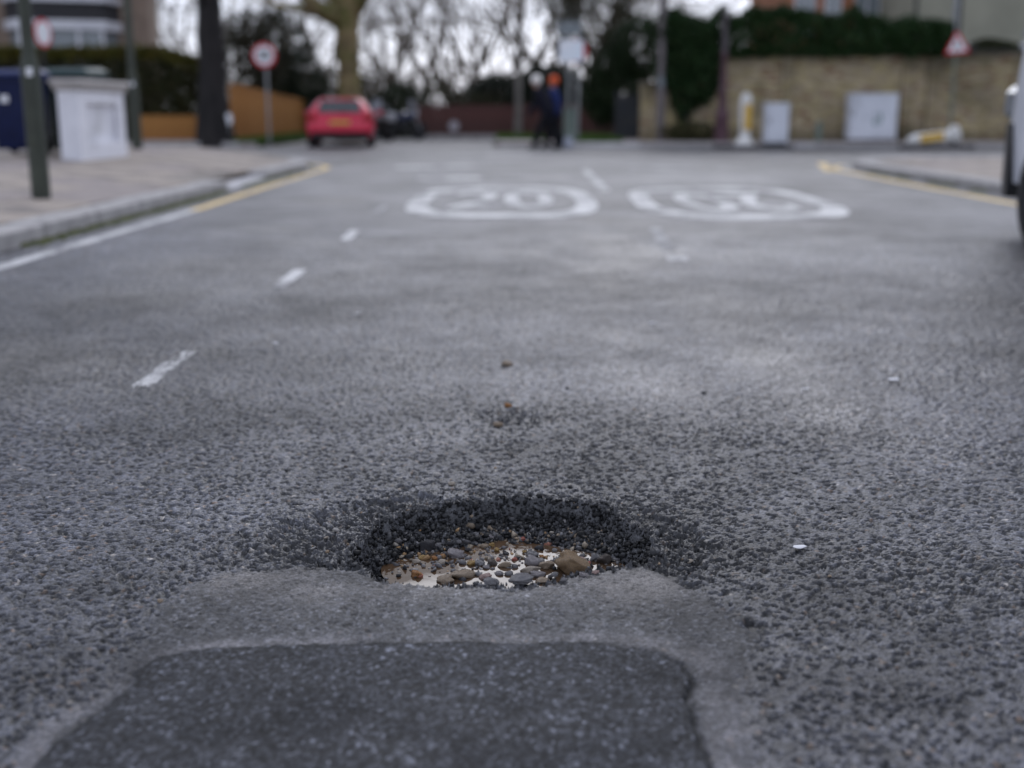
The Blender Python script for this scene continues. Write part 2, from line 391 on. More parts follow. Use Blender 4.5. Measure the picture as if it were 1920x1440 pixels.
# shading shared by the fine near surface and the plain far sheet
def road_material(name, far):
    m = bpy.data.materials.new(name); m.use_nodes = True; t = m.node_tree; N = t.nodes; L = t.links; b = N['Principled BSDF']
    a = N.new('ShaderNodeAttribute'); a.attribute_name = 'Col'; r = N.new('ShaderNodeAttribute'); r.attribute_name = 'Rough'
    tc = N.new('ShaderNodeTexCoord')
    no = N.new('ShaderNodeTexNoise'); no.inputs['Scale'].default_value = 90 if far else 420; no.inputs['Detail'].default_value = 3
    L.new(tc.outputs['Object'], no.inputs['Vector'])
    rp = N.new('ShaderNodeMapRange'); rp.inputs['From Min'].default_value = 0.3; rp.inputs['From Max'].default_value = 0.7
    rp.inputs['To Min'].default_value = 0.55; rp.inputs['To Max'].default_value = 1.45
    L.new(no.outputs['Fac'], rp.inputs['Value'])
    nb = N.new('ShaderNodeTexNoise'); nb.inputs['Scale'].default_value = 26; nb.inputs['Detail'].default_value = 6; nb.inputs['Roughness'].default_value = 0.75; L.new(tc.outputs['Object'], nb.inputs['Vector'])
    rb_ = N.new('ShaderNodeMapRange'); rb_.inputs['From Min'].default_value = 0.3; rb_.inputs['From Max'].default_value = 0.7; rb_.inputs['To Min'].default_value = 0.55; rb_.inputs['To Max'].default_value = 1.45; L.new(nb.outputs['Fac'], rb_.inputs['Value'])
    m0 = N.new('ShaderNodeVectorMath'); m0.operation = 'MULTIPLY'; L.new(a.outputs['Color'], m0.inputs[0]); L.new(rb_.outputs[0], m0.inputs[1])
    mu = N.new('ShaderNodeVectorMath'); mu.operation = 'MULTIPLY'
    L.new(m0.outputs[0], mu.inputs[0]); L.new(rp.outputs[0], mu.inputs[1])
    L.new(mu.outputs[0], b.inputs['Base Color']); L.new(r.outputs['Fac'], b.inputs['Roughness'])
    vo = N.new('ShaderNodeTexVoronoi'); vo.inputs['Scale'].default_value = 95 if far else 230; L.new(tc.outputs['Object'], vo.inputs['Vector'])
    sp_ = N.new('ShaderNodeSeparateColor'); L.new(vo.outputs['Color'], sp_.inputs[0])
    r2 = N.new('ShaderNodeMapRange'); r2.inputs['To Min'].default_value = 0.6; r2.inputs['To Max'].default_value = 1.4; L.new(sp_.outputs[0], r2.inputs['Value'])
    m2 = N.new('ShaderNodeVectorMath'); m2.operation = 'MULTIPLY'; L.new(mu.outputs[0], m2.inputs[0]); L.new(r2.outputs[0], m2.inputs[1]); L.new(m2.outputs[0], b.inputs['Base Color'])
    bp = N.new('ShaderNodeBump'); bp.inputs['Strength'].default_value = 0.6; bp.inputs['Distance'].default_value = 0.006 if far else 0.0016; bp.invert = True
    L.new(vo.outputs['Distance'], bp.inputs['Height']); L.new(bp.outputs[0], b.inputs['Normal'])
    return m
M_ROAD = road_material('asphalt_near', False); M_ROADF = road_material('asphalt_far', True)
def set_float(me, name, v):
    a = me.attributes.new(name, 'FLOAT', 'POINT'); a.data.foreach_set('value', np.asarray(v, np.float32).ravel())

FAN_Y0, FAN_Y1 = 0.85, 8.2
def fan_hw(y): return 0.57 * y + 0.32
nc, nr = 800, 1000
u = np.linspace(-1, 1, nc); u = 0.66 * u + 0.34 * u ** 3
yf = np.linspace(FAN_Y0, FAN_Y1, 4000); wd = np.cumsum((1 + 1.1 * np.exp(-((yf - 2.1) / 0.7) ** 2)) / yf); wd = (wd - wd[0]) / (wd[-1] - wd[0])
yy = np.interp(np.linspace(0, 1, nr), wd, yf)
XX = u[None, :] * fan_hw(yy)[:, None]; YY = np.repeat(yy[:, None], nc, 1)
jit = 0.35 * (yy[:, None] * 0.0026)
XX = XX + jit * (h2(np.arange(nr)[:, None] + 0 * XX, np.arange(nc)[None, :] + 0 * XX, 5) - 0.5)
YY = YY + jit * (h2(np.arange(nr)[:, None] + 0 * XX, np.arange(nc)[None, :] + 0 * XX, 6) - 0.5)
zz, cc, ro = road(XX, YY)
edge = np.minimum((fan_hw(YY) - np.abs(XX)) / 0.22, np.minimum((YY - FAN_Y0) / 0.15, (FAN_Y1 - YY) / 1.2)); edge = sst(0, 1, edge)
fade = edge * (1 - 0.6 * sst(5, 9, YY))
zz = 0.004 + zz * fade
idx = np.arange(nr * nc).reshape(nr, nc)
FF = np.stack([idx[:-1, :-1], idx[:-1, 1:], idx[1:, 1:], idx[1:, :-1]], -1).reshape(-1, 4)
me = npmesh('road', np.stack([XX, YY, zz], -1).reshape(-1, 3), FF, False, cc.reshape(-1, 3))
set_float(me, 'Rough', ro)
ROAD = structure(link('road', me, M_ROAD))
def surf(x, y):
    """height of the road at points"""
    x = np.atleast_1d(np.asarray(x, float)); y = np.atleast_1d(np.asarray(y, float))
    z = road(x, y, False); f = 1 - 0.6 * sst(5, 9, y)
    e = sst(0, 1, np.minimum((fan_hw(y) - np.abs(x)) / 0.22, (FAN_Y1 - y) / 1.2))
    return 0.004 + z * f * e

def far_sheet(name, x0, x1, y0, y1, step, base=0.0, under=True):
    nx = int((x1 - x0) / step) + 1; ny = int((y1 - y0) / step) + 1
    gx, gy = np.meshgrid(np.linspace(x0, x1, nx), np.linspace(y0, y1, ny))
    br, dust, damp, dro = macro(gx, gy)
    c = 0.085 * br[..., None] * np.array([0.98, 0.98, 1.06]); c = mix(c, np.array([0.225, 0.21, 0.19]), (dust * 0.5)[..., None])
    z = np.full(gx.shape, base)
    if under:
        ins = np.minimum(np.minimum(fan_hw(gy) - np.abs(gx), gy - FAN_Y0), FAN_Y1 - gy) > 0.16
        z = np.where(ins, -0.35, z)
    i = np.arange(nx * ny).reshape(ny, nx)
    f = np.stack([i[:-1, :-1], i[:-1, 1:], i[1:, 1:], i[1:, :-1]], -1).reshape(-1, 4)
    me = npmesh(name, np.stack([gx, gy, z], -1).reshape(-1, 3), f, False, c.reshape(-1, 3))
    set_float(me, 'Rough', 0.50 - dro + 0.08 * dust - 0.10 * damp)
    return structure(link(name, me, M_ROADF))
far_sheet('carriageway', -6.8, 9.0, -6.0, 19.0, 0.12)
far_sheet('crossroad', -46, 46, 18.99, 26.7, 0.25, -0.004, False)
far_sheet('side_road', -6.6, -0.6, 26.69, 80, 0.4, -0.008, False)

# ------------------------------------------------------------------ ground, pavements, kerbs
M_EARTH = nmat('earth', (0.06, 0.055, 0.035), (0.035, 0.045, 0.02), 0.9, 1.5, 0.4)
M_GRASS = nmat('grass_blades', (1, 1, 1), (0.7, 0.8, 0.6), 0.7, 3, attr=True)
M_KERB = nmat('kerb_concrete', (0.44, 0.42, 0.41), (0.30, 0.29, 0.28), 0.8, 6, 0.3, bscale=60)
M_MOSS = nmat('kerb_moss', (0.05, 0.06, 0.02), (0.10, 0.11, 0.035), 0.95, 14, 0.6)
M_SLAB = nmat('paving_slab', (0.40, 0.345, 0.295), (0.29, 0.25, 0.215), 0.8, 3.5, 0.25, bscale=70, dirt=((0.15, 0.14, 0.135), 1.2, 0.52, 0.72))
M_SLABP = nmat('paving_slab_pink', (0.33, 0.285, 0.265), (0.25, 0.22, 0.205), 0.8, 3.5, 0.25, bscale=70)
M_BED = nmat('mortar_bed', (0.30, 0.27, 0.24), (0.20, 0.18, 0.16), 0.9, 5, 0.3)
g = MB().add([(-400, -60, -0.40), (400, -60, -0.40), (400, 700, -0.40), (-400, 700, -0.40)], [(0, 1, 2, 3)])
structure(g.build('ground', M_EARTH))

LK, RK = -3.25, 5.25                       # kerb lines of the street
def kerb_path(side):
    """kerb face from near to far, round the corner and away along the crossroad"""
    pts = []
    if side < 0:
        for y in np.arange(-4, 16.01, 0.25): pts.append((LK, y))
        for a in np.linspace(0, math.pi / 2, 14)[1:]: pts.append((LK - 2.6 + 2.6 * math.cos(a), 16 + 2.6 * math.sin(a)))
        for x in np.arange(LK - 3.1, -40, -0.5): pts.append((x, 18.6))
    else:
        for y in np.arange(-4, 15.51, 0.25): pts.append((RK, y))
        for a in np.linspace(0, math.pi / 2, 14)[1:]: pts.append((RK + 2.6 - 2.6 * math.cos(a), 15.5 + 2.6 * math.sin(a)))
        for x in np.arange(RK + 3.1, 40, 0.5): pts.append((x, 18.1))
    return np.array(pts)
def resample(P, step):
    d = np.r_[0, np.cumsum(np.hypot(*np.diff(P, axis=0).T))]; s = np.arange(0, d[-1], step)
    return np.stack([np.interp(s, d, P[:, 0]), np.interp(s, d, P[:, 1])], 1)
def pave_z(x): return 0.12 + np.clip((-3.4 - x) * 0.072, 0, 0.20)
def kerb_inner(side, y):
    if side < 0: return LK - 0.27 if y < 16 else LK - 2.6 + math.sqrt(max(0, (2.33 ** 2) - (y - 16) ** 2))
    return RK + 0.27 if y < 15.5 else RK + 2.6 - math.sqrt(max(0, 2.33 ** 2 - (y - 15.5) ** 2))
def pavement(name, side, y_end):
    V = []; Fc = []; ys = list(np.arange(-4, y_end - 2.4, 0.5)) + list(np.linspace(y_end - 2.4, y_end - 0.001, 14)); nx = 14
    for y in ys:
        xi = kerb_inner(side, y)
        for q in range(nx):
            f = (q / (nx - 1)) ** 1.4; x = xi + side * f * (40 - abs(xi)) if q else xi
            V.append((x, y, (float(pave_z(x)) if side < 0 else 0.12) - 0.012))
    for k in range(len(ys) - 1):
        for q in range(nx - 1):
            a = k * nx + q; f = (a, a + 1, a + nx + 1, a + nx); Fc.append(f if side > 0 else f[::-1])
    me = bpy.data.meshes.new(name); me.from_pydata(V, [], Fc); me.update()
    return structure(link(name, me, M_BED))
PAV_L = pavement('left_pavement', -1, 18.33); PAV_R = pavement('right_pavement', 1, 17.83)
rnd = random.Random(4)
def kerb_mesh():
    return MB().bbox((-0.452, 0, -0.16), (0.452, 0.27, 0.0), 0.014).mesh('kerb_stone')
KM = kerb_mesh(); KM.materials.append(M_KERB)
KM2 = kerb_mesh(); KM2.materials.append(nmat('kerb_pale', (0.60, 0.59, 0.60), (0.46, 0.45, 0.45), 0.8, 5, 0.2))
def kerb_run(P, side, parent, y0, dropped=None, step=0.915, zt=0.125):
    Q = resample(P, step)
    for k in range(len(Q) - 1):
        a, b = Q[k], Q[k + 1]; c = (a + b) / 2
        if c[1] < y0: continue
        drop = dropped and dropped[0] < c[1] < dropped[1] and abs(c[0] - P[0][0]) < 0.4
        o = link('kerb_stone', KM2 if drop or rnd.random() < 0.12 else KM, None, parent)
        d = b - a; ang = math.atan2(d[1], d[0])
        n = np.array([-d[1], d[0]]) / np.hypot(*d)           # left of travel = behind the kerb on the left side
        if side > 0: ang += math.pi
        o.location = (c[0], c[1], (0.045 if drop else zt) + rnd.uniform(-0.004, 0.004))
        o.rotation_euler = (rnd.uniform(-.01, .01), 0, ang)
KL, KR = kerb_path(-1), kerb_path(1)
kerb_run(KL[KL[:, 0] > -14], -1, PAV_L, 2.5, (11.2, 13.4)); kerb_run(KR[KR[:, 0] < 14], 1, PAV_R, 2.5)
# paving slabs by the street, each its own piece
SLM = []
for mt in (M_SLAB, M_SLABP):
    q = MB().bbox((-0.298, -0.448, -0.05), (0.298, 0.448, 0.0), 0.006).mesh('paving_slab'); q.materials.append(mt); SLM.append(q)
for side, par in ((-1, PAV_L), (1, PAV_R)):
    for r in range(5):
        for k in range(15):
            y = 4.4 + 0.905 * k + (0.45 if r % 2 else 0); x = (LK - 0.58 - 0.605 * r) if side < 0 else (RK + 0.58 + 0.605 * r)
            yc = y + 0.46
            if y > 17.6 or (side < 0 and x + 0.3 > kerb_inner(-1, yc)) or (side > 0 and x - 0.3 < kerb_inner(1, yc)): continue
            o = link('paving_slab', SLM[rnd.random() < 0.3], None, par)
            zz_ = float(pave_z(x)) if side < 0 else 0.12
            tilt_ = math.atan(0.072) if side < 0 else 0
            if side < 0 and r == 0 and 11.2 < y < 13.4: zz_ -= 0.035; tilt_ += 0.11
            o.location = (x, y, zz_ + rnd.uniform(0, 0.004)); o.rotation_euler = (rnd.uniform(-.006, .006), tilt_ + rnd.uniform(-.006, .006), 0)
# moss and silt lying along the foot of the kerbs
def moss(P, side, y0, y1, parent):
    Q = resample(P, 0.035); Q = Q[(Q[:, 1] > y0) & (Q[:, 1] < y1)]
    r = np.random.default_rng(5); N = len(Q) * 5; k = r.integers(0, len(Q), N)
    dens = fbm(Q[k, 0] * 2, Q[k, 1] * 1.3, 3, 7); keep = dens > 0.42; k = k[keep]; N = len(k)
    off = np.abs(r.normal(0, 0.03, N)) + 0.004
    dirx = -side
    cx = Q[k, 0] + dirx * off + r.normal(0, .01, N); cy = Q[k, 1] + r.normal(0, 0.02, N)
    s = r.uniform(0.012, 0.035, N); a = r.uniform(0, 6.28, N)
    V = np.zeros((N, 5, 3)); 
    for q in range(4):
        V[:, q, 0] = cx + s * np.cos(a + q * 1.57); V[:, q, 1] = cy + s * np.sin(a + q * 1.57); V[:, q, 2] = 0.001
    V[:, 4, 0] = cx; V[:, 4, 1] = cy; V[:, 4, 2] = 0.005 + s * 0.9
    b = np.arange(N)[:, None] * 5; Fc = np.concatenate([np.stack([b[:, 0] + q, b[:, 0] + (q + 1) % 4, b[:, 0] + 4], 1) for q in range(4)])
    o = link('moss', npmesh('moss', V.reshape(-1, 3), Fc), M_MOSS, parent); o['kind'] = 'stuff'
moss(KL, -1, 5, 18.4, PAV_L); moss(KR, 1, 8, 17.8, PAV_R)

# far pavement across the junction
M_FPAV = nmat('far_paving', (0.40, 0.35, 0.33), (0.30, 0.26, 0.25), 0.85, 1.2, 0.2)
q = MB().box((-0.5, 26.84, -0.1), (46, 29.2, 0.118)); FPR = structure(q.build('far_pavement', M_FPAV))
q = MB().box((-46, 26.84, -0.1), (-6.75, 29.5, 0.118)); FPL = structure(q.build('far_pavement', M_FPAV))
kp = np.array([(x, 26.7) for x in np.arange(-0.4, 22, 0.5)]); kerb_run(kp, -1, FPR, 0, None, 0.915, 0.10)
kp = np.array([(x, 26.7) for x in np.arange(-20, -6.7, 0.5)]); kerb_run(kp, -1, FPL, 0, None)
q = MB().box((-6.6, 80, -0.2), (-0.6, 80.2, 0.0))
def grass(name, x0, x1, y0, y1, z, n, hmin, hmax, seed):
    r = np.random.default_rng(seed); x = r.uniform(x0, x1, n); y = r.uniform(y0, y1, n); h = r.uniform(hmin, hmax, n); a = r.uniform(0, 6.28, n)
    w = 0.012; V = np.zeros((n, 3, 3)); V[:, 0] = np.stack([x - w * np.cos(a), y - w * np.sin(a), np.full(n, z)], 1); V[:, 1] = np.stack([x + w * np.cos(a), y + w * np.sin(a), np.full(n, z)], 1)
    V[:, 2] = np.stack([x + r.normal(0, .03, n), y + r.normal(0, .03, n), z + h], 1)
    c = np.array([0.075, 0.14, 0.025]) * r.uniform(0.6, 1.4, (n, 1)); c = np.repeat(c, 3, 0)
    o = link(name, npmesh(name, V.reshape(-1, 3), np.arange(n * 3).reshape(-1, 3), False, c), M_GRASS); o['kind'] = 'stuff'
    return o
def verge(x0, x1, y0, y1, seed, lab):
    q = MB().box((x0, y0, 0.0), (x1, y1, 0.135)); structure(q.build('grass_verge', nmat('turf', (0.05, 0.085, 0.02), (0.04, 0.06, 0.02), 0.95, 6, 0.5)))
    tag(grass('grass', x0 + .02, x1 - .02, y0 + .02, y1 - .02, 0.134, int(900 * (x1 - x0) * (y1 - y0)), 0.05, 0.13, seed), lab, 'grass')
verge(-7.62, -6.70, 26.90, 36, 3, 'short grass along the foot of the orange board fence')
verge(-0.55, 0.9, 29.25, 33.6, 4, 'short grass behind the two walkers before the brown fence')
verge(1.55, 2.9, 27.2, 33.6, 5, 'short grass round the foot of the twin sign posts')

# ------------------------------------------------------------------ road paint
def paint_mat(name, c, wear):
    m = bpy.data.materials.new(name); m.use_nodes = True; t = m.node_tree; N = t.nodes; L = t.links; b = N['Principled BSDF']
    b.inputs['Roughness'].default_value = 0.65
    tc = N.new('ShaderNodeTexCoord'); n1 = N.new('ShaderNodeTexNoise'); n1.inputs['Scale'].default_value = 2.2; n1.inputs['Detail'].default_value = 9; n1.inputs['Roughness'].default_value = 0.7
    L.new(tc.outputs['Object'], n1.inputs['Vector'])
    r = N.new('ShaderNodeMapRange'); r.inputs['From Min'].default_value = wear - 0.07; r.inputs['From Max'].default_value = wear + 0.10
    L.new(n1.outputs['Fac'], r.inputs['Value'])
    mx = N.new('ShaderNodeMix'); mx.data_type = 'RGBA'; L.new(r.outputs[0], mx.inputs[0])
    mx.inputs[6].default_value = (*c, 1); mx.inputs[7].default_value = (0.125, 0.123, 0.13, 1)
    L.new(mx.outputs[2], b.inputs['Base Color']); return m
M_WHITE = paint_mat('white_road_paint', (0.55, 0.545, 0.54), 0.56); M_WORN = paint_mat('worn_white_paint', (0.62, 0.615, 0.60), 0.51)
M_YEL = paint_mat('faded_yellow_paint', (0.68, 0.49, 0.20), 0.60); M_FAINT = paint_mat('faint_white_paint', (0.42, 0.42, 0.42), 0.49)
def strip_paint(name, P, w, mat, fr=0.006):
    """flat stroke following the road along points P (x, y)"""
    P = resample(np.array(P, float), 0.06) if len(P) > 1 else P
    d = np.gradient(P, axis=0); d /= np.hypot(d[:, 0], d[:, 1])[:, None]; n = np.stack([-d[:, 1], d[:, 0]], 1)
    K = 6; V = []; rg = np.random.default_rng(len(P))
    for q in range(K):
        o = (q / (K - 1) - 0.5) * w
        ed = rg.uniform(-fr, fr, len(P)) if q in (0, K - 1) else 0
        xy = P + n * (o + ed)[:, None] if np.ndim(ed) else P + n * o
        V.append(np.c_[xy, np.zeros(len(P))])
    V = np.stack(V, 1).reshape(-1, 3)
    infan = (fan_hw(V[:, 1]) - np.abs(V[:, 0]) > 0) & (V[:, 1] < FAN_Y1)
    z = np.full(len(V), 0.004)
    if infan.any(): z[infan] = surf(V[infan, 0], V[infan, 1]) * 0.55 + 0.0055
    V[:, 2] = z
    i = np.arange(len(P) * K).reshape(len(P), K); f = np.stack([i[:-1, 1:], i[:-1, :-1], i[1:, :-1], i[1:, 1:]], -1).reshape(-1, 4)
    return link(name, npmesh(name, V, f), mat, ROAD)
def seg(p, q): return [at(*p)[:2], at(*q)[:2]]
strip_paint('bay_dash', seg((262, 731), (356, 664)), 0.062, M_WHITE); strip_paint('bay_dash', seg((522, 541), (566, 506)), 0.075, M_WHITE)
strip_paint('bay_dash', seg((646, 453), (668, 431)), 0.075, M_WHITE); strip_paint('bay_dash', seg((706, 398), (722, 386)), 0.075, M_FAINT)
strip_paint('centre_dash', seg((1272, 491), (1268, 481)), 0.13, M_WHITE); strip_paint('centre_dash', seg((1254, 470), (1226, 428)), 0.09, M_FAINT)
strip_paint('centre_dash', seg((1136, 358), (1096, 318)), 0.11, M_WORN)
strip_paint('edge_line', [(LK + 0.30, 2.6), (LK + 0.34, 9.2)], 0.11, M_WHITE)
yl = [(LK + 0.34, 9.2), (LK + 0.28, 12), (LK + 0.26, 15.6)] + [(LK - 2.6 + 2.86 * math.cos(a), 16 + 2.86 * math.sin(a)) for a in np.linspace(0.05, 1.5, 14)] + [(-12, 18.9)]
strip_paint('yellow_line', yl, 0.11, M_YEL)
yr = [(RK - 0.42, 7.5), (RK - 0.34, 13), (RK - 0.28, 15.2)] + [(RK + 2.6 - 2.88 * math.cos(a), 15.5 + 2.88 * math.sin(a)) for a in np.linspace(0.05, 0.62, 8)]
strip_paint('yellow_line', yr, 0.13, M_YEL)
strip_paint('yellow_line', [at(1556, 321)[:2], at(1540, 306)[:2]], 0.16, M_YEL)
strip_paint('give_way_bar', [at(742, 314)[:2], at(898, 311)[:2]], 0.45, M_WORN); strip_paint('give_way_bar', [at(788, 336)[:2], at(910, 334)[:2]], 0.5, M_WORN)
strip_paint('give_way_bar', [at(1180, 312)[:2], at(1300, 316)[:2]], 0.45, M_FAINT)
def roundel(cx, cy, a, b, turned, mat, shear=0.0):
    n = 72; V = []
    for k in range(n):
        t = 2 * math.pi * k / n; c, s_ = math.cos(t), math.sin(t); e = 2 / 3.2
        for (aa, bb) in ((a, b), (a - 0.20, b - 0.40)):
            x = math.copysign(abs(c) ** e, c) * aa; y = math.copysign(abs(s_) ** e, s_) * bb; V.append((cx + x + shear * y, cy + y, 0.0040))
    F_ = [(2 * k, 2 * ((k + 1) % n), 2 * ((k + 1) % n) + 1, 2 * k + 1) for k in range(n)]
    me = bpy.data.meshes.new('speed_roundel'); me.from_pydata(V, [], F_); me.update(); o = link('speed_roundel', me, mat, ROAD)
    cu = bpy.data.curves.new('speed_digits', 'FONT'); cu.body = '20'; cu.align_x = 'CENTER'; cu.align_y = 'CENTER'; cu.size = 1.05; cu.offset = 0.022
    tmp = bpy.data.objects.new('speed_digits', cu); COL.objects.link(tmp)
    m2 = bpy.data.meshes.new_from_object(tmp.evaluated_get(bpy.context.evaluated_depsgraph_get())); bpy.data.objects.remove(tmp)
    M = T(cx, cy, 0.0042) @ (RZ(math.pi) if turned else Matrix()) @ Matrix.Diagonal((1.0, 2.7, 1.0, 1.0)); m2.transform(M); m2.materials.clear(); m2.materials.append(mat)
    link('speed_digits', m2, None, ROAD)
def text_mesh(body, size, offset=0.0):
    cu = bpy.data.curves.new('lettering', 'FONT'); cu.body = body; cu.align_x = 'CENTER'; cu.align_y = 'CENTER'; cu.size = size; cu.offset = offset; cu.extrude = 0.002
    tmp = bpy.data.objects.new('lettering', cu); COL.objects.link(tmp)
    m2 = bpy.data.meshes.new_from_object(tmp.evaluated_get(bpy.context.evaluated_depsgraph_get())); bpy.data.objects.remove(tmp); return m2
roundel(-0.12, 10.35, 0.93, 1.85, False, M_WORN, 0.0); roundel(2.15, 10.25, 0.97, 1.85, True, M_WORN, 0.04)

# ------------------------------------------------------------------ the pothole: chippings, water, stones
M_CHIP = nmat('bitumen_chip', (1, 1, 1), (0.6, 0.6, 0.6), 0.55, 300, 0.0, attr=True)
ICO_V = []; ph = (1 + 5 ** 0.5) / 2
for s1 in (-1, 1):
    for s2 in (-1, 1): ICO_V += [(0, s1, s2 * ph), (s1, s2 * ph, 0), (s2 * ph, 0, s1)]
ICO_V = np.array(ICO_V) / math.sqrt(1 + ph * ph)
def hull_faces(P):
    out = []
    for a in range(12):
        for b in range(a + 1, 12):
            for c in range(b + 1, 12):
                n = np.cross(P[b] - P[a], P[c] - P[a]); d = (P - P[a]) @ n
                if (d < 1e-6).all(): out.append((a, b, c))
                elif (d > -1e-6).all(): out.append((a, c, b))
    return np.array(out)
ICO_F = hull_faces(ICO_V)
def rand_rot(r, n):
    q = r.normal(size=(n, 4)); q /= np.linalg.norm(q, axis=1)[:, None]; w, x, y, z = q.T
    return np.stack([np.stack([1 - 2 * (y * y + z * z), 2 * (x * y - z * w), 2 * (x * z + y * w)], 1), np.stack([2 * (x * y + z * w), 1 - 2 * (x * x + z * z), 2 * (y * z - x * w)], 1),
                     np.stack([2 * (x * z - y * w), 2 * (y * z + x * w), 1 - 2 * (x * x + y * y)], 1)], 1)
def chips(name, x, y, rad, sink, col, seed, level=None):
    r = np.random.default_rng(seed); n = len(x)
    V = ICO_V[None] * r.uniform(0.42, 1.3, (n, 12, 1)) * r.uniform(0.45, 1.25, (n, 1, 3)) * rad[:, None, None]
    V = np.einsum('nij,nkj->nki', rand_rot(r, n), V)
    V[:, :, 2] *= 0.85
    z = surf(x, y) + rad * sink
    if level is not None: z = np.maximum(z, level + rad * r.uniform(-0.5, 0.35, n))
    V += np.stack([x, y, z], 1)[:, None, :]
    Fc = (ICO_F[None] + (np.arange(n) * 12)[:, None, None]).reshape(-1, 3)
    o = link(name, npmesh(name, V.reshape(-1, 3), Fc, False, np.repeat(col, 12, 0)), M_CHIP); o['kind'] = 'stuff'; return o
r = np.random.default_rng(12)
hx = [p[0] for p in HOLE]; hy = [p[1] for p in HOLE]
cx = r.uniform(min(hx) - .02, max(hx) + .02, 16000); cy = r.uniform(min(hy) - .02, max(hy) + .02, 16000)
hsd, opd, _ = zones(cx, cy); keep = (hsd > 0.003) & ((opd < -0.0) | (hsd > 0.02)); cx, cy, hsd = cx[keep], cy[keep], hsd[keep]
n = len(cx); rad = np.clip(r.lognormal(math.log(0.0040), 0.45, n), 0.0018, 0.012)
cl = (0.007 + 0.055 * r.random(n) ** 2.4)[:, None] * np.array([0.97, 0.99, 1.08])
pick = r.random(n)
low = sst(0.05, 0.12, hsd)
wa = pick < 0.15 * low + 0.008; cl[wa] = np.array([0.22, 0.17, 0.12]) * r.uniform(0.6, 1.3, (wa.sum(), 1))
wb = pick > 1 - 0.16 * low; cl[wb] = np.array([0.17, 0.165, 0.17]) * r.uniform(0.6, 1.5, (wb.sum(), 1))
tag(chips('broken_asphalt_chippings', cx, cy, rad, 0.15, cl, 3), 'dark broken asphalt chippings lining the walls of the pothole', 'chippings')
# ravelled fringe round the rim and the small worn spot beyond
cx = r.uniform(-0.75, 0.75, 26000); cy = r.uniform(1.75, 3.2, 26000)
hsd, opd, _ = zones(cx, cy)
pr = 0.75 * np.exp(-np.clip(-hsd, 0, 9) / 0.05) + 0.55 * np.exp(-(((cx - SPOT[0]) / 0.10) ** 2 + ((cy - SPOT[1]) / 0.07) ** 2)) + 0.012
keep = (hsd < 0.004) & (opd < -0.012) & (r.random(26000) < pr); cx, cy = cx[keep], cy[keep]; n = len(cx)
rad = np.clip(r.lognormal(math.log(0.0046), 0.32, n), 0.0024, 0.010)
cl = (0.030 + 0.10 * r.random(n) ** 1.6)[:, None] * np.array([0.98, 0.99, 1.06]); pick = r.random(n)
wa = pick < 0.035; cl[wa] = np.array([0.25, 0.18, 0.12]) * r.uniform(0.6, 1.5, (wa.sum(), 1)); wb = pick > 0.975; cl[wb] = np.array([0.33, 0.31, 0.28]) * r.uniform(0.7, 1.4, (wb.sum(), 1))
tag(chips('loose_chippings', cx, cy, rad, -0.15, cl, 4), 'loose grey chippings scattered over the ravelled rim of the pothole', 'chippings')

WATER_Z = -0.0545
m = bpy.data.materials.new('muddy_water'); m.use_nodes = True; N = m.node_tree.nodes; L = m.node_tree.links; b = N['Principled BSDF']
tc = N.new('ShaderNodeTexCoord'); n1 = N.new('ShaderNodeTexNoise'); n1.inputs['Scale'].default_value = 14; n1.inputs['Detail'].default_value = 4; L.new(tc.outputs['Object'], n1.inputs['Vector'])
cr = N.new('ShaderNodeMix'); cr.data_type = 'RGBA'; L.new(n1.outputs['Fac'], cr.inputs[0]); cr.inputs[6].default_value = (0.055, 0.032, 0.018, 1); cr.inputs[7].default_value = (0.085, 0.055, 0.034, 1)
L.new(cr.outputs[2], b.inputs['Base Color']); b.inputs['Roughness'].default_value = 0.03; b.inputs['IOR'].default_value = 1.45
sx_ = N.new('ShaderNodeSeparateXYZ'); L.new(tc.outputs['Object'], sx_.inputs[0]); ad = N.new('ShaderNodeMath'); ad.operation = 'MULTIPLY_ADD'; L.new(n1.outputs['Fac'], ad.inputs[0]); ad.inputs[1].default_value = 0.30; my = N.new('ShaderNodeMath'); my.operation = 'MULTIPLY_ADD'; L.new(sx_.outputs[1], my.inputs[0]); my.inputs[1].default_value = -1.6; my.inputs[2].default_value = 1.6 * 2.045; mxy = N.new('ShaderNodeMath'); mxy.operation = 'ADD'; L.new(sx_.outputs[0], mxy.inputs[0]); L.new(my.outputs[0], mxy.inputs[1]); L.new(mxy.outputs[0], ad.inputs[2])
mr = N.new('ShaderNodeMapRange'); mr.inputs['From Min'].default_value = 0.15; mr.inputs['From Max'].default_value = 0.24; mr.inputs['To Min'].default_value = 0.06; mr.inputs['To Max'].default_value = 0.75; L.new(ad.outputs[0], mr.inputs['Value']); L.new(mr.outputs[0], b.inputs['Specular IOR Level'])  # reflection dimmed at left and rear, standing in for the mirrored dark wall
n2 = N.new('ShaderNodeTexNoise'); n2.inputs['Scale'].default_value = 55; n2.inputs['Detail'].default_value = 2; L.new(tc.outputs['Object'], n2.inputs['Vector'])
bp = N.new('ShaderNodeBump'); bp.inputs['Strength'].default_value = 0.12; bp.inputs['Distance'].default_value = 0.004; L.new(n2.outputs['Fac'], bp.inputs['Height']); L.new(bp.outputs[0], b.inputs['Normal'])
th = np.linspace(0, 2 * math.pi, 49)[:-1]; hc = (np.mean(hx) + 0.0, np.mean(hy) - 0.02)
V = [(hc[0], hc[1], WATER_Z)] + [(hc[0] + 0.25 * math.cos(a) * (1 + .06 * math.sin(3 * a)), hc[1] + 0.15 * math.sin(a) * (1 + .08 * math.cos(4 * a)), WATER_Z) for a in th]
me = bpy.data.meshes.new('puddle'); me.from_pydata(V, [], [(0, k + 1, (k + 1) % 48 + 1) for k in range(48)]); me.update()
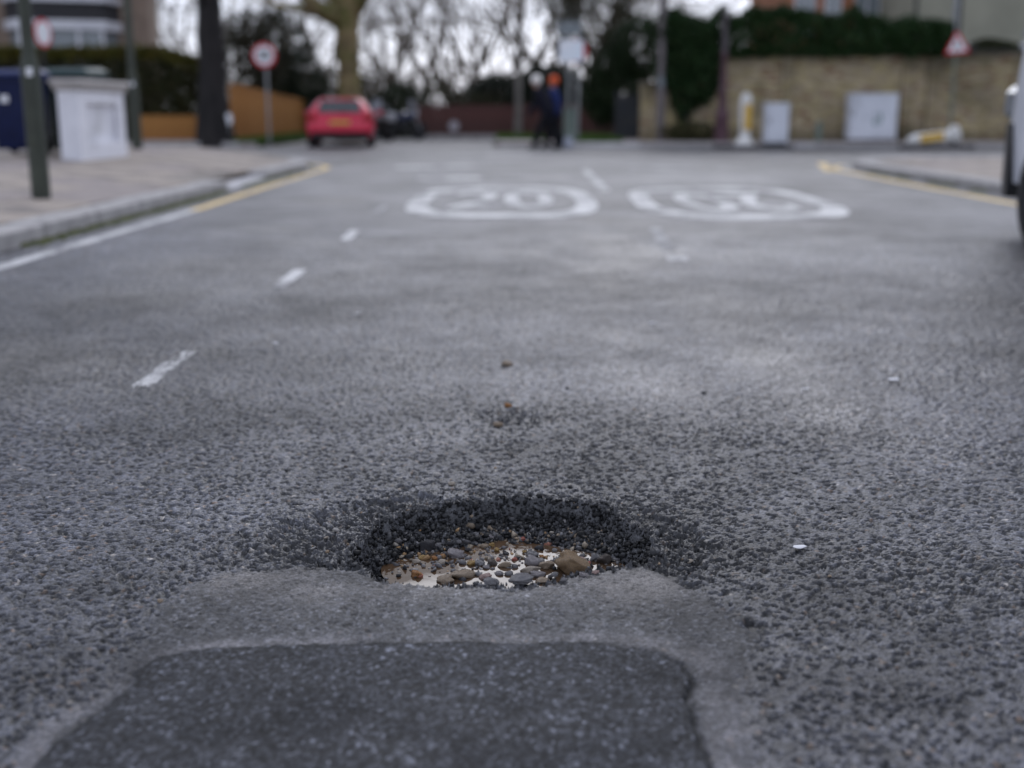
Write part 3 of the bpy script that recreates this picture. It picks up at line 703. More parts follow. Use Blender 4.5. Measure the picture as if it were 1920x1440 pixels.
pd = structure(link('puddle', me, m))

cx = r.uniform(hc[0] - .24, hc[0] + .24, 1100); cy = hc[1] + r.normal(0.03, .065, 1100); hsd, opd, _ = zones(cx, cy)
keep = (hsd > .04) & (r.random(1100) < .10 + .75 * sst(hc[1] - .01, hc[1] + .07, cy)); cx, cy = cx[keep], cy[keep]; n = len(cx)
pal = np.array([(.12, .115, .12), (.20, .19, .19), (.30, .25, .19), (.34, .21, .10), (.05, .05, .055), (.40, .36, .31), (.30, .12, .08)])
cl = pal[r.choice(7, n, p=[.27, .2, .16, .08, .18, .08, .03])] * r.uniform(.7, 1.2, (n, 1))
tag(chips('puddle_gravel', cx, cy, np.clip(r.lognormal(math.log(.0052), .4, n), .0025, .011), 0.1, cl, 9, WATER_Z), 'mixed wet gravel breaking the surface of the muddy puddle', 'gravel')
def stone_mesh(seed, sub, rough=0.16, flat=0.7):
    rg = np.random.default_rng(seed); V = [tuple(v) for v in ICO_V]; Fc = [tuple(f) for f in ICO_F]
    for _ in range(sub):
        mid = {}; nf = []
        def mp_(a, b):
            k = (min(a, b), max(a, b))
            if k not in mid:
                p = np.array(V[a]) + np.array(V[b]); V.append(tuple(p / np.linalg.norm(p))); mid[k] = len(V) - 1
            return mid[k]
        for a, b, c in Fc:
            ab, bc, ca = mp_(a, b), mp_(b, c), mp_(c, a); nf += [(a, ab, ca), (b, bc, ab), (c, ca, bc), (ab, bc, ca)]
        Fc = nf
    P = np.array(V); o = rg.uniform(0, 50, 3)
    for f, a_ in ((1.3, rough * 1.5), (2.6, rough * 0.7)):
        nz = vnoise(P[:, 0] * f + o[0], P[:, 1] * f + P[:, 2] * 1.7 * f + o[1], seed) - 0.5; P = P * (1 + nz[:, None] * 2 * a_)
    # a couple of broken flats
    for _ in range(3):
        d = rg.normal(size=3); d /= np.linalg.norm(d); k = P @ d; P = P - np.clip(k - 0.72, 0, 1)[:, None] * d * 0.9
    P[:, 2] *= flat
    me = npmesh('stone', P, np.array(Fc), True); return me
def ground_hit(px, py):
    d = ray(px, py); t = np.linspace(1.5, 12, 6000) / d[1]
    x = d[0] * t; y = d[1] * t; z = CAM_H + d[2] * t
    s = np.maximum(surf(x, y), np.where((np.abs(x) < .3) & (y > 1.8) & (y < 2.35), WATER_Z, -9))
    k = np.argmax(z < s); return x[k], y[k], s[k]
STM = {}
def smat(c, wet):
    k = tuple(round(v, 3) for v in c) + (wet,)
    if k not in STM: STM[k] = nmat('stone_' + str(len(STM)), c, tuple(v * 0.55 for v in c), 0.22 if wet else 0.6, 70, 0.5, bscale=200, detail=8, dirt=((0.06, 0.052, 0.045), 30, 0.50, 0.66))
    return STM[k]
COLS = {'brown': (0.306, 0.204, 0.111), 'pink': (0.442, 0.306, 0.272), 'red': (0.425, 0.128, 0.093), 'grey': (0.230, 0.225, 0.234), 'dark': (0.085, 0.068, 0.060), 'tan': (0.383, 0.297, 0.212), 'cream': (0.493, 0.425, 0.348),
        'orange': (0.442, 0.204, 0.068), 'amber': (0.425, 0.272, 0.093), 'lilac': (0.306, 0.281, 0.289), 'white': (0.527, 0.501, 0.476), 'black': (0.043, 0.044, 0.051)}
def stone(px, py, w, kind, label, flat=0.62, seed=None, wet=True, group=None, name='pebble', elong=1.0, sub=2, sink=0.25):
    x, y, z = ground_hit(px, py); depth = y * math.cos(PITCH) + (CAM_H - z) * math.sin(PITCH)
    rad = w / 2 * depth / F_PX * 0.97; seed = seed or int(px * 7 + py)
    me = stone_mesh(seed, sub, 0.17, flat); o = link(name, me, smat(COLS[kind], wet))
    hgt = rad * flat
    o.location = (x, y + rad * 0.25, z + hgt * (0.55 - sink)); o.scale = (rad, rad * (0.8 if elong == 1 else 0.6) , rad)
    o.rotation_euler = (rnd.uniform(-.25, .25), rnd.uniform(-.25, .25), rnd.uniform(-.5, .5))
    return tag(o, label, 'pebble', group)
stone(1071, 1072, 70, 'brown', 'largest stone in the pothole, brown flint sitting at the edge of the puddle', 0.70, 11, name='stone', sub=3, sink=0.1)
stone(1090, 1054, 20, 'pink', 'pale pink pebble leaning on top of the big brown stone', 0.7)
stone(1101, 1062, 19, 'red', 'bright red brick fragment beside the pale pink pebble', 0.6)
stone(1116, 1050, 24, 'grey', 'grey stone just beyond the red brick fragment', 0.75)
stone(1135, 1056, 30, 'dark', 'dark brown upright stone against the pothole wall past the grey stone', 0.95)
stone(1027, 1064, 30, 'tan', 'tan stone between the big brown stone and the lilac grey stone', 0.65)
stone(998, 1057, 34, 'lilac', 'rounded lilac grey stone at the far edge of the puddle', 0.65)
stone(999, 1044, 25, 'grey', 'grey rounded stone leaning behind the lilac grey stone', 0.6)
stone(993, 1073, 42, 'cream', 'long pale cream stone half sunk in the puddle', 0.40, elong=2)
stone(978, 1092, 48, 'grey', 'broad flat grey stone breaking the near water of the puddle', 0.45, sub=3)
stone(1018, 1092, 30, 'tan', 'flat tan stone by the near lip next to the broad grey stone', 0.4)
stone(1008, 1081, 32, 'lilac', 'flat lilac stone in the water before the long cream stone', 0.38)
stone(921, 1096, 32, 'grey', 'wedge shaped grey stone standing in the brightest water', 0.6)
stone(910, 1085, 28, 'pink', 'pinkish flat stone behind the wedge shaped grey stone', 0.4)
stone(868, 1083, 50, 'tan', 'long flat tan stone lying in the muddy water', 0.34, elong=2)
stone(834, 1092, 38, 'tan', 'rounded tan stone touching the near lip at the muddy water', 0.45)
stone(781, 1081, 24, 'orange', 'orange pebble at the outermost corner of the muddy water', 0.7)
stone(827, 1057, 17, 'cream', 'small round cream pebble at the far edge of the muddy water', 0.75)
stone(815, 1050, 15, 'orange', 'small orange brown pebble, lower of two under the dark ledge', 0.7)
stone(830, 1046, 16, 'orange', 'small orange brown pebble, upper of two under the dark ledge', 0.7)
stone(780, 1055, 16, 'cream', 'cream pebble tucked under the side wall of the pothole', 0.7)
stone(793, 1048, 17, 'amber', 'amber pebble beside the cream pebble under the side wall', 0.6)
stone(853, 1044, 37, 'lilac', 'smooth lilac grey stone resting above the muddy water', 0.5)
stone(884, 1059, 22, 'amber', 'amber topped pebble at the water line among grey chippings', 0.5)
stone(945, 1063, 25, 'tan', 'tan pebble at the water line in the middle of the puddle', 0.5)
stone(900, 1060, 24, 'grey', 'wet grey pebble beside the amber topped pebble', 0.55)
stone(923, 1059, 22, 'dark', 'wet dark pebble between the grey pebble and the tan one', 0.55)
stone(984, 1037, 12, 'amber', 'tiny yellow pebble on the gravel slope above the grey stones', 0.7)
stone(965, 1051, 12, 'red', 'tiny red pebble at the foot of the gravel slope', 0.7)
stone(1016, 1046, 11, 'orange', 'tiny orange pebble beside the grey rounded stone', 0.7)
stone(923, 1024, 12, 'amber', 'tiny amber pebble, highest of three on the gravel slope', 0.9)
stone(908, 1026, 17, 'tan', 'small tan pebble, largest of three on the gravel slope', 0.6)
stone(932, 1034, 12, 'amber', 'tiny amber pebble, lowest of three on the gravel slope', 1.0)
stone(919, 1012, 15, 'lilac', 'small lilac pebble high on the gravel slope', 0.8)
stone(980, 1014, 11, 'red', 'tiny red pebble high on the back wall of the pothole', 0.8)
stone(892, 1007, 17, 'grey', 'pale grey chip high on the gravel slope', 0.7)
stone(801, 1032, 34, 'black', 'big black lump of asphalt on the side wall of the pothole', 0.8, wet=False)
stone(820, 1026, 16, 'grey', 'grey chip next to the big black lump of asphalt', 0.7)
stone(1087, 1030, 13, 'grey', 'small pale grey pebble on the slope above the brown stone', 0.7)
stone(1094, 1080, 19, 'lilac', 'small lilac pebble in front of the big brown stone', 0.5)
stone(1117, 1075, 16, 'pink', 'small pink pebble at the near lip past the brown stone', 0.5)
for k, (px, py, w, kd) in enumerate([(860, 1020, 14, 'grey'), (878, 1034, 15, 'black'), (948, 1040, 14, 'black'), (1040, 1034, 13, 'grey'), (1060, 1045, 15, 'black'), (1045, 1052, 14, 'grey'), (868, 1058, 17, 'grey'), (912, 1066, 15, 'lilac'),
                                     (955, 1078, 20, 'grey'), (935, 1078, 17, 'lilac'), (895, 1078, 16, 'grey'), (850, 1072, 13, 'grey'), (1040, 1084, 16, 'grey'), (805, 1040, 13, 'dark'), (1056, 1090, 15, 'grey'), (965, 1064, 16, 'grey'), (1075, 1046, 14, 'grey'), (945, 1028, 12, 'grey')]):
    stone(px, py, w, kd, 'small wet dark or grey pebble among the stones in the pothole', 0.6, 300 + k, group='small wet pebbles in the pothole', sub=1)
for px, py, w, kd, lab in [(1294, 1056, 15, 'cream', 'pale pebble on the crumbled rim nearest the big brown stone'), (1278, 1050, 9, 'tan', 'small tan pebble beside the pale rim pebble'), (630, 996, 15, 'white', 'white pebble on the ravelled rim nearest the big black asphalt lump'),
                           (612, 1012, 10, 'cream', 'tiny cream pebble near the white rim pebble'), (648, 876, 9, 'dark', 'dark brown crumb lying on the road behind the pothole'), (846, 910, 14, 'cream', 'cream pebble on the road beyond the back rim'),
                           (820, 893, 18, 'white', 'white pebble on the road beyond the cream pebble'), (950, 686, 24, 'tan', 'flat tan leaf like scrap lying up the road from the worn spot'), (934, 801, 24, 'tan', 'flat tan stone in front of the small worn spot'),
                           (953, 764, 20, 'orange', 'orange brown stone in the small worn spot of the road'), (300, 1129, 14, 'tan', 'tan pebble on the road outside the smooth patch'), (1556, 1082, 10, 'tan', 'small tan pebble on rough asphalt beside the largest white scrap'),
                           (1586, 1055, 11, 'white', 'small white pebble on rough asphalt beside the largest white scrap')]:
    stone(px, py, w, kd, lab, 0.5, wet=False, sub=1, sink=0.1)
M_PAPER = nmat('paper_scrap', (0.70, 0.70, 0.72), (0.55, 0.55, 0.57), 0.8, 30)
for k, (px, py, w) in enumerate([(1511, 731, 13), (1675, 714, 24), (672, 590, 17), (517, 646, 15), (1221, 608, 14), (1497, 1030, 30)]):
    x, y, z = ground_hit(px, py); s = w / 2 * y / F_PX * 1.05; rg = np.random.default_rng(k); n = 9
    an = np.linspace(0, 6.28, n, endpoint=False); rdv = s * rg.uniform(0.6, 1.15, n); V = [(0, 0, s * .12)] + [(rdv[q] * math.cos(an[q]), rdv[q] * 0.75 * math.sin(an[q]), rg.uniform(0, s * .2)) for q in range(n)]
    V += [(p[0], p[1], p[2] - 0.0012) for p in V]; m_ = n + 1
    Fc = [(0, q + 1, (q + 1) % n + 1) for q in range(n)] + [(m_, m_ + (q + 1) % n + 1, m_ + q + 1) for q in range(n)] + [(q + 1, m_ + q + 1, m_ + (q + 1) % n + 1, (q + 1) % n + 1) for q in range(n)]
    me = bpy.data.meshes.new('litter_scrap'); me.from_pydata(V, [], Fc); me.update()
    tag(link('litter_scrap', me, M_PAPER, None, (x, y, z + 0.004)), 'small flattened white scrap trodden onto the asphalt', 'litter', 'white scraps on the road')

# ------------------------------------------------------------------ trees, hedges, ivy
M_BARK = nmat('bark', (0.12, 0.10, 0.075), (0.055, 0.048, 0.04), 0.9, 5, 0.8, stretch=(1, 1, .35), bscale=14)
M_BARKD = nmat('dark_bark', (0.030, 0.027, 0.026), (0.015, 0.014, 0.014), 0.9, 5, 0.8, stretch=(1, 1, .3), bscale=16)
M_BARKP = nmat('plane_bark', (0.28, 0.215, 0.11), (0.12, 0.095, 0.05), 0.85, 2.2, 0.5, dirt=((0.10, 0.11, 0.03), 1.3, 0.5, 0.7))
M_BARKG = nmat('pale_bark', (0.20, 0.185, 0.165), (0.12, 0.11, 0.10), 0.85, 3, 0.4)
M_TWIG = nmat('twigs', (0.17, 0.14, 0.11), (0.10, 0.085, 0.07), 0.9, 2)  # crown colour lightened to paint in distance haze
M_LEAF = nmat('leaves', (1, 1, 1), (0.75, 0.8, 0.7), 0.55, 2.0, attr=True, spec=0.12)
def tubes(S, n):
    """S (m, 8): p0, p1, r0, r1 -> open tubes"""
    S = np.asarray(S, float); p0, p1, r0, r1 = S[:, :3], S[:, 3:6], S[:, 6], S[:, 7]; d = p1 - p0; d /= np.linalg.norm(d, axis=1)[:, None] + 1e-9
    ref = np.where(np.abs(d[:, 2:3]) < 0.9, np.array([[0, 0, 1.0]]), np.array([[1.0, 0, 0]])); u = np.cross(d, ref); u /= np.linalg.norm(u, axis=1)[:, None]; w = np.cross(d, u)
    a = np.arange(n) * 2 * math.pi / n; ca, sa_ = np.cos(a), np.sin(a)
    ring = u[:, None, :] * ca[None, :, None] + w[:, None, :] * sa_[None, :, None]
    V = np.concatenate([p0[:, None] + ring * r0[:, None, None], p1[:, None] + ring * r1[:, None, None]], 1)
    k = np.arange(n); f = np.stack([k, (k + 1) % n, n + (k + 1) % n, n + k], 1)
    Fc = (f[None] + (np.arange(len(S)) * 2 * n)[:, None, None]).reshape(-1, 4)
    return V.reshape(-1, 3), Fc
def poly_tube(P, Rd, n):
    P = np.array(P, float); Rd = np.array(Rd, float); k = np.arange(n) * 2 * math.pi / n; V = []
    for q in range(len(P)):
        d = P[min(q + 1, len(P) - 1)] - P[max(q - 1, 0)]; d /= np.linalg.norm(d); u = np.cross(d, (0, 1, 0.01)); u /= np.linalg.norm(u); w = np.cross(d, u)
        V.append(P[q] + Rd[q] * (np.cos(k)[:, None] * u + np.sin(k)[:, None] * w))
    i = np.arange(len(P) * n).reshape(len(P), n); F_ = np.stack([i[:-1], np.roll(i[:-1], -1, 1), np.roll(i[1:], -1, 1), i[1:]], -1).reshape(-1, 4)
    return np.concatenate(V), F_
def grow(rg, p, d, L, r, lev, big, small, kids, spread, up, maxlev, wig=0.18):
    nseg = 4 if lev < 2 else 3
    p = np.array(p, float); d = np.array(d, float); d /= np.linalg.norm(d); pts = []
    for q in range(nseg):
        d2 = d + rg.normal(0, wig, 3); d2[2] += up * 0.25; d2 /= np.linalg.norm(d2)
        ra = r * (1 - 0.55 * q / nseg); rb_ = r * (1 - 0.55 * (q + 1) / nseg); p2 = p + d2 * L / nseg
        (big if lev <= 1 else small).append((*p, *p2, ra, rb_)); p = p2; d = d2; pts.append((p, d, rb_))
    if lev >= maxlev: return
    for q in range(kids[min(lev, len(kids) - 1)]):
        k = rg.integers(0 if lev > 0 else 1, nseg) if q > 1 else nseg - 1
        bp_, bd, br_ = pts[k]; nd = bd + rg.normal(0, spread, 3); nd[2] += up * rg.uniform(0, .6)
        grow(rg, bp_, nd, L * rg.uniform(0.55, 0.85), br_ * rg.uniform(0.55, 0.8), lev + 1, big, small, kids, spread, up, maxlev, wig)
def tree_meshes(seed, h, r, kids=(5, 4, 4, 3), spread=0.62, up=0.35, maxlev=4, trunk_h=None, lean=0.03):
    rg = np.random.default_rng(seed); trunk = []; big = []; small = []; th_ = trunk_h or h * 0.3
    pts = [np.array([0, 0, -0.1])]; n = 7
    for q in range(n): pts.append(np.array([rg.normal(0, lean), rg.normal(0, lean), th_ * (q + 1) / n]))
    tr_ = [r * (1.35 - .35 * min(1, q / 1.5)) * (1 - .25 * q / n) * rg.uniform(.95, 1.05) for q in range(n + 1)]
    for q in range(kids[0]):
        a = q * 2 * math.pi / kids[0] + rg.uniform(-.5, .5); d = (math.cos(a) * rg.uniform(.35, .9), math.sin(a) * rg.uniform(.35, .9), 1)
        b0 = pts[-1] if q < 3 else pts[-2 - (q % 2)]
        grow(rg, b0, d, (h - th_) * 0.45, r * rg.uniform(0.42, 0.62), 1, big, small, kids, spread, up, maxlev)
    v1, f1 = poly_tube(pts, tr_, 16); me1 = npmesh('trunk', v1, f1, True)
    v2, f2 = tubes(big, 7); v3, f3 = tubes(small, 3) if small else (np.zeros((0, 3)), np.zeros((0, 4), int))
    me2 = npmesh('crown', np.r_[v2, v3], np.r_[f2, f3 + len(v2)], True)
    return me1, me2
def plant_tree(name, label, loc, meshes, mats, rz=0, sc=1.0, group=None):
    t = thing(name, label, 'tree', loc, rz, group); t.scale = (sc, sc, sc)
    for m_, nm, mt in zip(meshes, ('trunk', 'crown'), mats):
        if not m_.materials: m_.materials.append(mt)
        link(nm, m_, None, t)
    return t
def leaf_cloud(rg, C, R, n, size, base, var=0.45, shell=0.55):
    """leaf faces through an ellipsoid, denser to the outside"""
    d = rg.normal(size=(n, 3)); d /= np.linalg.norm(d, axis=1)[:, None]
    rad = shell + (1 - shell) * rg.random(n) ** 0.6; lump = 1 + 0.35 * (fbm(d[:, 0] * 2.5 + C[0], d[:, 1] * 2.5 + d[:, 2] * 2.1 + C[1], 2, 3) - 0.5) * 2
    P = np.array(C) + d * rad[:, None] * lump[:, None] * np.array(R)
    return leaf_faces(rg, P, size, base, var)
def leaf_faces(rg, P, size, base, var):
    n = len(P); M = rand_rot(rg, n); s = size * rg.uniform(0.6, 1.4, n)
    q = np.array([(-.5, 0, 0), (0, -.28, .06), (.6, 0, 0), (0, .28, .06)])
    V = np.einsum('nij,kj->nki', M, q) * s[:, None, None] + P[:, None]
    tone = rg.uniform(1 - var, 1 + var, (n, 1)); c = np.array(base) * tone; c[:, 0] *= rg.uniform(0.8, 1.35, n)
    return V.reshape(-1, 3), np.repeat(c, 4, 0)
def leaf_obj(name, parts, parent=None):
    V = np.concatenate([p[0] for p in parts]); c = np.concatenate([p[1] for p in parts]); Fc = np.arange(len(V)).reshape(-1, 4)
    return link(name, npmesh(name, V, Fc, False, c), M_LEAF, parent)

# street tree with the thick dark trunk on the far corner
plant_tree('street_tree', 'broad dark trunked street tree in front of the orange fence', (X(402, 27.15), 27.15, 0.118), tree_meshes(5, 13, 0.39, (5, 4, 3, 3), 0.55, 0.4, 4, 4.6, 0.02), (M_BARKD, M_BARKD), 0.3)
# pollarded plane behind the red car: knuckled fists at the fork
t = thing('plane_tree', 'yellow barked pollarded plane tree forking directly behind the red car', 'tree', (X(655, 33.5), 33.5, -0.01))
rg = np.random.default_rng(8); big = []; small = []
tr = [(0, 0, -.1, .50), (0, 0, .8, .40), (.03, 0, 2.2, .35), (.0, 0, 3.5, .38), (.02, 0, 4.0, .46)]
v, f = poly_tube([a[:3] for a in tr], [a[3] for a in tr], 18)
link('trunk', npmesh('trunk', v, f, True), M_BARKP, t)
for dx, dz, L_, r_ in ((-1.0, .55, 1.3, .40), (-.35, 1, 1.6, .30), (.25, 1, 1.7, .32), (.8, .8, 1.5, .30), (.45, 1.1, 1.8, .17), (-.7, 1, 1.5, .17)):
    grow(rg, (0, 0, 3.75), (dx, rg.normal(0, .5), dz), L_ * 1.5, r_, 1, big, small, (5, 5, 4, 3), 0.5, 0.6, 3)
v2, f2 = tubes(big, 9); v3, f3 = tubes(small, 4); link('crown', npmesh('crown', np.r_[v2, v3], np.r_[f2, f3 + len(v2)], True), M_BARKP, t)

# bare woodland beyond the junction
TM = [tree_meshes(21, 13, 0.20, (6, 4, 4, 3), 0.65, 0.30, 4, 2.6), tree_meshes(22, 15, 0.24, (5, 4, 4, 3), 0.6, 0.35, 4, 3.2), tree_meshes(23, 10, 0.13, (6, 5, 4, 3), 0.7, 0.25, 4, 1.6), tree_meshes(24, 12, 0.16, (7, 4, 4, 3), 0.75, 0.2, 4, 2.2)]
spots = [(735, 46, 0), (770, 52, 2), (800, 60, 1), (845, 48, 3), (890, 55, 0), (925, 44, 2), (985, 50, 3), (1020, 58, 1), (1055, 47, 0), (1110, 42, 1), (1150, 50, 3), (1185, 44, 2), (1215, 55, 1), (700, 58, 3), (610, 56, 1), (560, 62, 0), (520, 50, 3), (470, 58, 2), (335, 64, 1), (395, 55, 0), (300, 70, 3), (1290, 62, 2), (1350, 66, 1), (1420, 58, 3)]
for k, (px, Y, m_) in enumerate(spots):
    lab = ('slender grey brown bare tree in the wood', 'tall bare tree with ascending limbs in the wood', 'small thin stemmed bare tree in the wood', 'low branching spreading bare tree in the wood')[m_]
    lab += next(w_ for lim, w_ in ((345, ' beyond the bay windowed house'), (450, ' behind the broad dark trunk'), (540, ' behind the round speed sign'), (590, ' past the end of the orange fence'), (640, ' above the roof of the red car'), (715, ' between red car and motorcycles'), (760, ' behind the motorcycles'), (785, ' past the motorcycles'), (830, ' where the brown fence begins'), (870, ' behind the pale round disc'), (910, ' over the middle of the brown fence'), (960, ' beside the pale straight trunk'), (1000, ' directly behind the pale straight trunk'), (1035, ' behind the two walkers'), (1080, ' behind the twin post sign'), (1130, ' past the twin post sign'), (1170, ' behind the dark gate'), (1200, ' above the dark gate'), (1240, ' behind the tall timber pole'), (1320, ' behind the ivy'), (1390, ' behind the cast iron column'), (9999, ' behind the hedge and bollard')) if px < lim)
    plant_tree('bare_tree', lab, (X(px, Y), Y, -0.36), TM[m_], (M_BARKG if m_ == 2 else M_BARK, M_TWIG), k * 1.3, rnd.uniform(.85, 1.15), 'bare trees in the wood: ' + ('slender', 'tall', 'small', 'spreading')[m_])
plant_tree('birch_tree', 'pale grey straight trunked tree beside the two walkers', (X(972, 31.5), 33.9, -0.36), tree_meshes(31, 12, 0.13, (5, 4, 3, 3), 0.5, 0.5, 4, 4.5, 0.02), (M_BARKG, M_TWIG))
# evergreens and scrub
def bush(name, label, cat, loc, blobs, n, size, base, stem=True, seed=1, group=None):
    t = thing(name, label, cat, loc, 0, group); rg = np.random.default_rng(seed)
    leaf_obj('foliage', [leaf_cloud(rg, c, r_, int(n * w), size, base) for c, r_, w in blobs], t)
    if stem:
        S = []
        for c, r_, w in blobs: S.append((rg.normal(0, .1), rg.normal(0, .1), -0.4, c[0], c[1], c[2], 0.06, 0.025))
        v, f = tubes(S, 6); link('stem', npmesh('stem', v, f, True), M_BARK, t)
    return t
DG, OG, BG = (0.025, 0.045, 0.018), (0.05, 0.055, 0.022), (0.085, 0.075, 0.05)
bush('conifer', 'dark evergreen rising behind the orange fence and round sign', 'tree', (X(535, 37), 38.5, -0.3), [((0, 0, 1.8), (1.5, 1.2, 2.0), 1), ((-.5, 0, 3.2), (1.1, 1, 1.7), .7), ((.3, 0, 1.0), (1.7, 1, 1.1), .7)], 5200, .13, (0.020, 0.030, 0.016), seed=2)
bush('conifer', 'dark evergreen behind the broad trunked street tree', 'tree', (X(445, 33), 33.5, -0.3), [((0, 0, 2.2), (1.3, 1.2, 2.1), 1), ((.7, 0, 3.2), (1.0, 1, 1.3), .5)], 4600, .13, (0.045, 0.045, 0.030), seed=3)
bush('shrub', 'dark green shrub behind the parked motorcycles', 'shrub', (X(745, 37), 37.5, -0.3), [((0, 0, 1.1), (1.0, .9, 1.2), 1), ((-.9, 0, .8), (.8, .8, .9), .6)], 4200, .11, (0.028, 0.040, 0.022), seed=4)
bush('shrub', 'olive shrub over the brown fence near the motorcycles', 'shrub', (X(820, 38), 38.5, -0.3), [((0, 0, 1.2), (1.2, .8, 1.1), 1), ((1.4, 0, 1.0), (1.2, .8, .9), .8)], 3600, .11, (0.055, 0.055, 0.032), seed=5)
bush('shrub', 'grey green shrub over the brown fence behind the walkers', 'shrub', (X(935, 39), 39.5, -0.3), [((0, 0, 1.5), (1.6, .8, 1.1), 1), ((1.6, .3, 1.7), (1.3, .8, 1.2), 1), ((2.6, .3, 1.4), (1.0, .8, 1.2), .6)], 8500, .13, (0.034, 0.042, 0.032), seed=6)
bush('shrub', 'brown leafless scrub behind the red car', 'shrub', (X(610, 45), 46, -0.3), [((0, 0, 1.5), (2.6, 1.2, 1.7), 1), ((2.0, 0, 1.4), (1.8, 1.2, 1.6), .8), ((-2, 0, 2.0), (1.6, 1.2, 1.9), .8)], 5200, .12, BG, seed=7)
bush('evergreen_tree', 'dark ivy clad evergreen overhanging the dark gate', 'tree', (X(1160, 31), 31.8, -0.3), [((0, 0, 2.0), (.9, .8, 1.3), 1), ((-.45, 0, 1.6), (.6, .6, .9), .5), ((.55, 0, 3.0), (.9, .8, 1.0), .7)], 5200, .10, (0.020, 0.036, 0.015), seed=9)
bush('evergreen_tree', 'tall dim olive evergreen behind the twin sign posts', 'tree', (X(1120, 38), 39, -0.3), [((0, 0, 4.6), (1.9, 1.4, 1.6), 1), ((1.2, 0, 3.4), (1.1, 1.2, 1.5), .6), ((-1.0, 0, 5.6), (1.3, 1.2, 1.2), .5)], 3400, .13, (0.050, 0.050, 0.030), seed=10)
bush('scrub', 'distant line of brown winter scrub closing the view', 'shrub', (0, 62, -0.4), [((x, rnd.uniform(-3, 3), 1.7), (4.2, 2, rnd.uniform(2.0, 3.2)), 1) for x in range(-34, 36, 6)], 3200, .2, (0.075, 0.068, 0.05), seed=12)

# hedge beyond the crossroad on the left
t = thing('privet_hedge', 'tall clipped dark hedge in front of the bay windowed house', 'hedge', (0, 28.6, 0)); rg = np.random.default_rng(14)
n = 46000; px_ = rg.uniform(X(-120, 28), X(385, 28), n); f_ = rg.random(n); top = 2.50 + 0.10 * (fbm(px_ * 2, px_ * 0, 3, 4) - .5) - np.clip(px_ + 9.6, 0, 9) * 0.28
pz = np.where(f_ < .35, top + rg.normal(0, .06, n), rg.uniform(0.0, 1, n) * top); py_ = np.where(f_ < .35, rg.uniform(-.55, .55, n), -0.55 + np.abs(rg.normal(0, .10, n)))
py_ = np.where(f_ > .85, rg.uniform(-.5, .6, n), py_)
c0 = leaf_faces(rg, np.stack([px_, py_, pz], 1), .115, (0.040, 0.042, 0.018), .5)
top_lit = (pz > top - 0.22); cl = c0[1].reshape(-1, 4, 3); cl[top_lit] *= np.array([2.3, 2.1, 1.1]); c0 = (c0[0], cl.reshape(-1, 3))  # top leaves tinted lighter, painting in the highlight along the hedge top
leaf_obj('foliage', [c0], t)
S = [(x, rg.normal(0, .08), 0.0, x + rg.normal(0, .2), rg.normal(0, .15), 2.1 - max(0, x + 9.6) * .28, .035, .012) for x in np.arange(X(-110, 28), X(380, 28), 0.16)]
v, f = tubes(S, 5); link('stem', npmesh('stem', v, f, True), M_BARKD, t)

# ------------------------------------------------------------------ fences
M_BOARD = nmat('orange_timber', (0.40, 0.19, 0.055), (0.28, 0.125, 0.038), 0.75, 4, 0.2, stretch=(6, 6, .5))
M_BOARDB = nmat('brown_timber', (0.120, 0.052, 0.045), (0.075, 0.040, 0.036), 0.8, 4, 0.2, stretch=(6, 6, .5))
def board_fence(name, label, p0, p1, h0, h1, w, mat, posts=True, gravel=0.15):
    p0 = Vector((*p0, 0)); p1 = Vector((*p1, 0)); d = p1 - p0; L_ = d.length; ang = math.atan2(d.y, d.x); t = thing(name, label, 'fence', p0, ang)
    bm_ = MB().bbox((0.004, -0.010, 0), (w - 0.004, 0.010, 1.0), 0.004).mesh('board'); bm_.materials.append(mat); nb = int(L_ / w)
    for k in range(nb):
        o = link('board', bm_, None, t); o.location = (k * w, rnd.uniform(-.004, .004) + (0.012 if k % 2 else 0), gravel); o.scale = (1, 1, mix(h0, h1, k / nb) - gravel + rnd.uniform(-.008, .008)); o.rotation_euler = (0, rnd.uniform(-.006, .006), 0)
    for zf in (0.3, 0.85):
        q = MB(); q.add([(0, .034, h0 * zf), (L_, .034, h1 * zf), (L_, .075, h1 * zf), (0, .075, h0 * zf), (0, .034, h0 * zf + .07), (L_, .034, h1 * zf + .07), (L_, .075, h1 * zf + .07), (0, .075, h0 * zf + .07)], [(0, 3, 2, 1), (4, 5, 6, 7), (0, 1, 5, 4), (1, 2, 6, 5), (2, 3, 7, 6), (3, 0, 4, 7)])
        q.build('rail', mat, t)
    for k in range(int(L_ / 1.83) + 1):
        x = k * 1.83; MB().bbox((x, .08, 0), (x + .1, .18, mix(h0, h1, x / L_) + .05), .008).build('post', mat, t)
    MB().bbox((0, -.015, 0), (L_, .03, gravel - .004), .005).build('gravel_board', M_KERB, t)
    return t
board_fence('board_fence', 'tall orange close board fence running away beside the red car', (X(432, 27.6), 27.6), (X(583, 39), 39), 1.66, 1.30, 0.125, M_BOARD)
board_fence('board_fence', 'low orange board fence at the foot of the clipped hedge', (X(232, 27.4), 27.85), (X(385, 27.4), 27.85), 0.82, 0.80, 0.125, M_BOARD)
board_fence('board_fence', 'low reddish brown board fence behind the walkers', (X(778, 35), 35.0), (X(1165, 35), 35.0), 1.12, 1.16, 0.145, M_BOARDB)

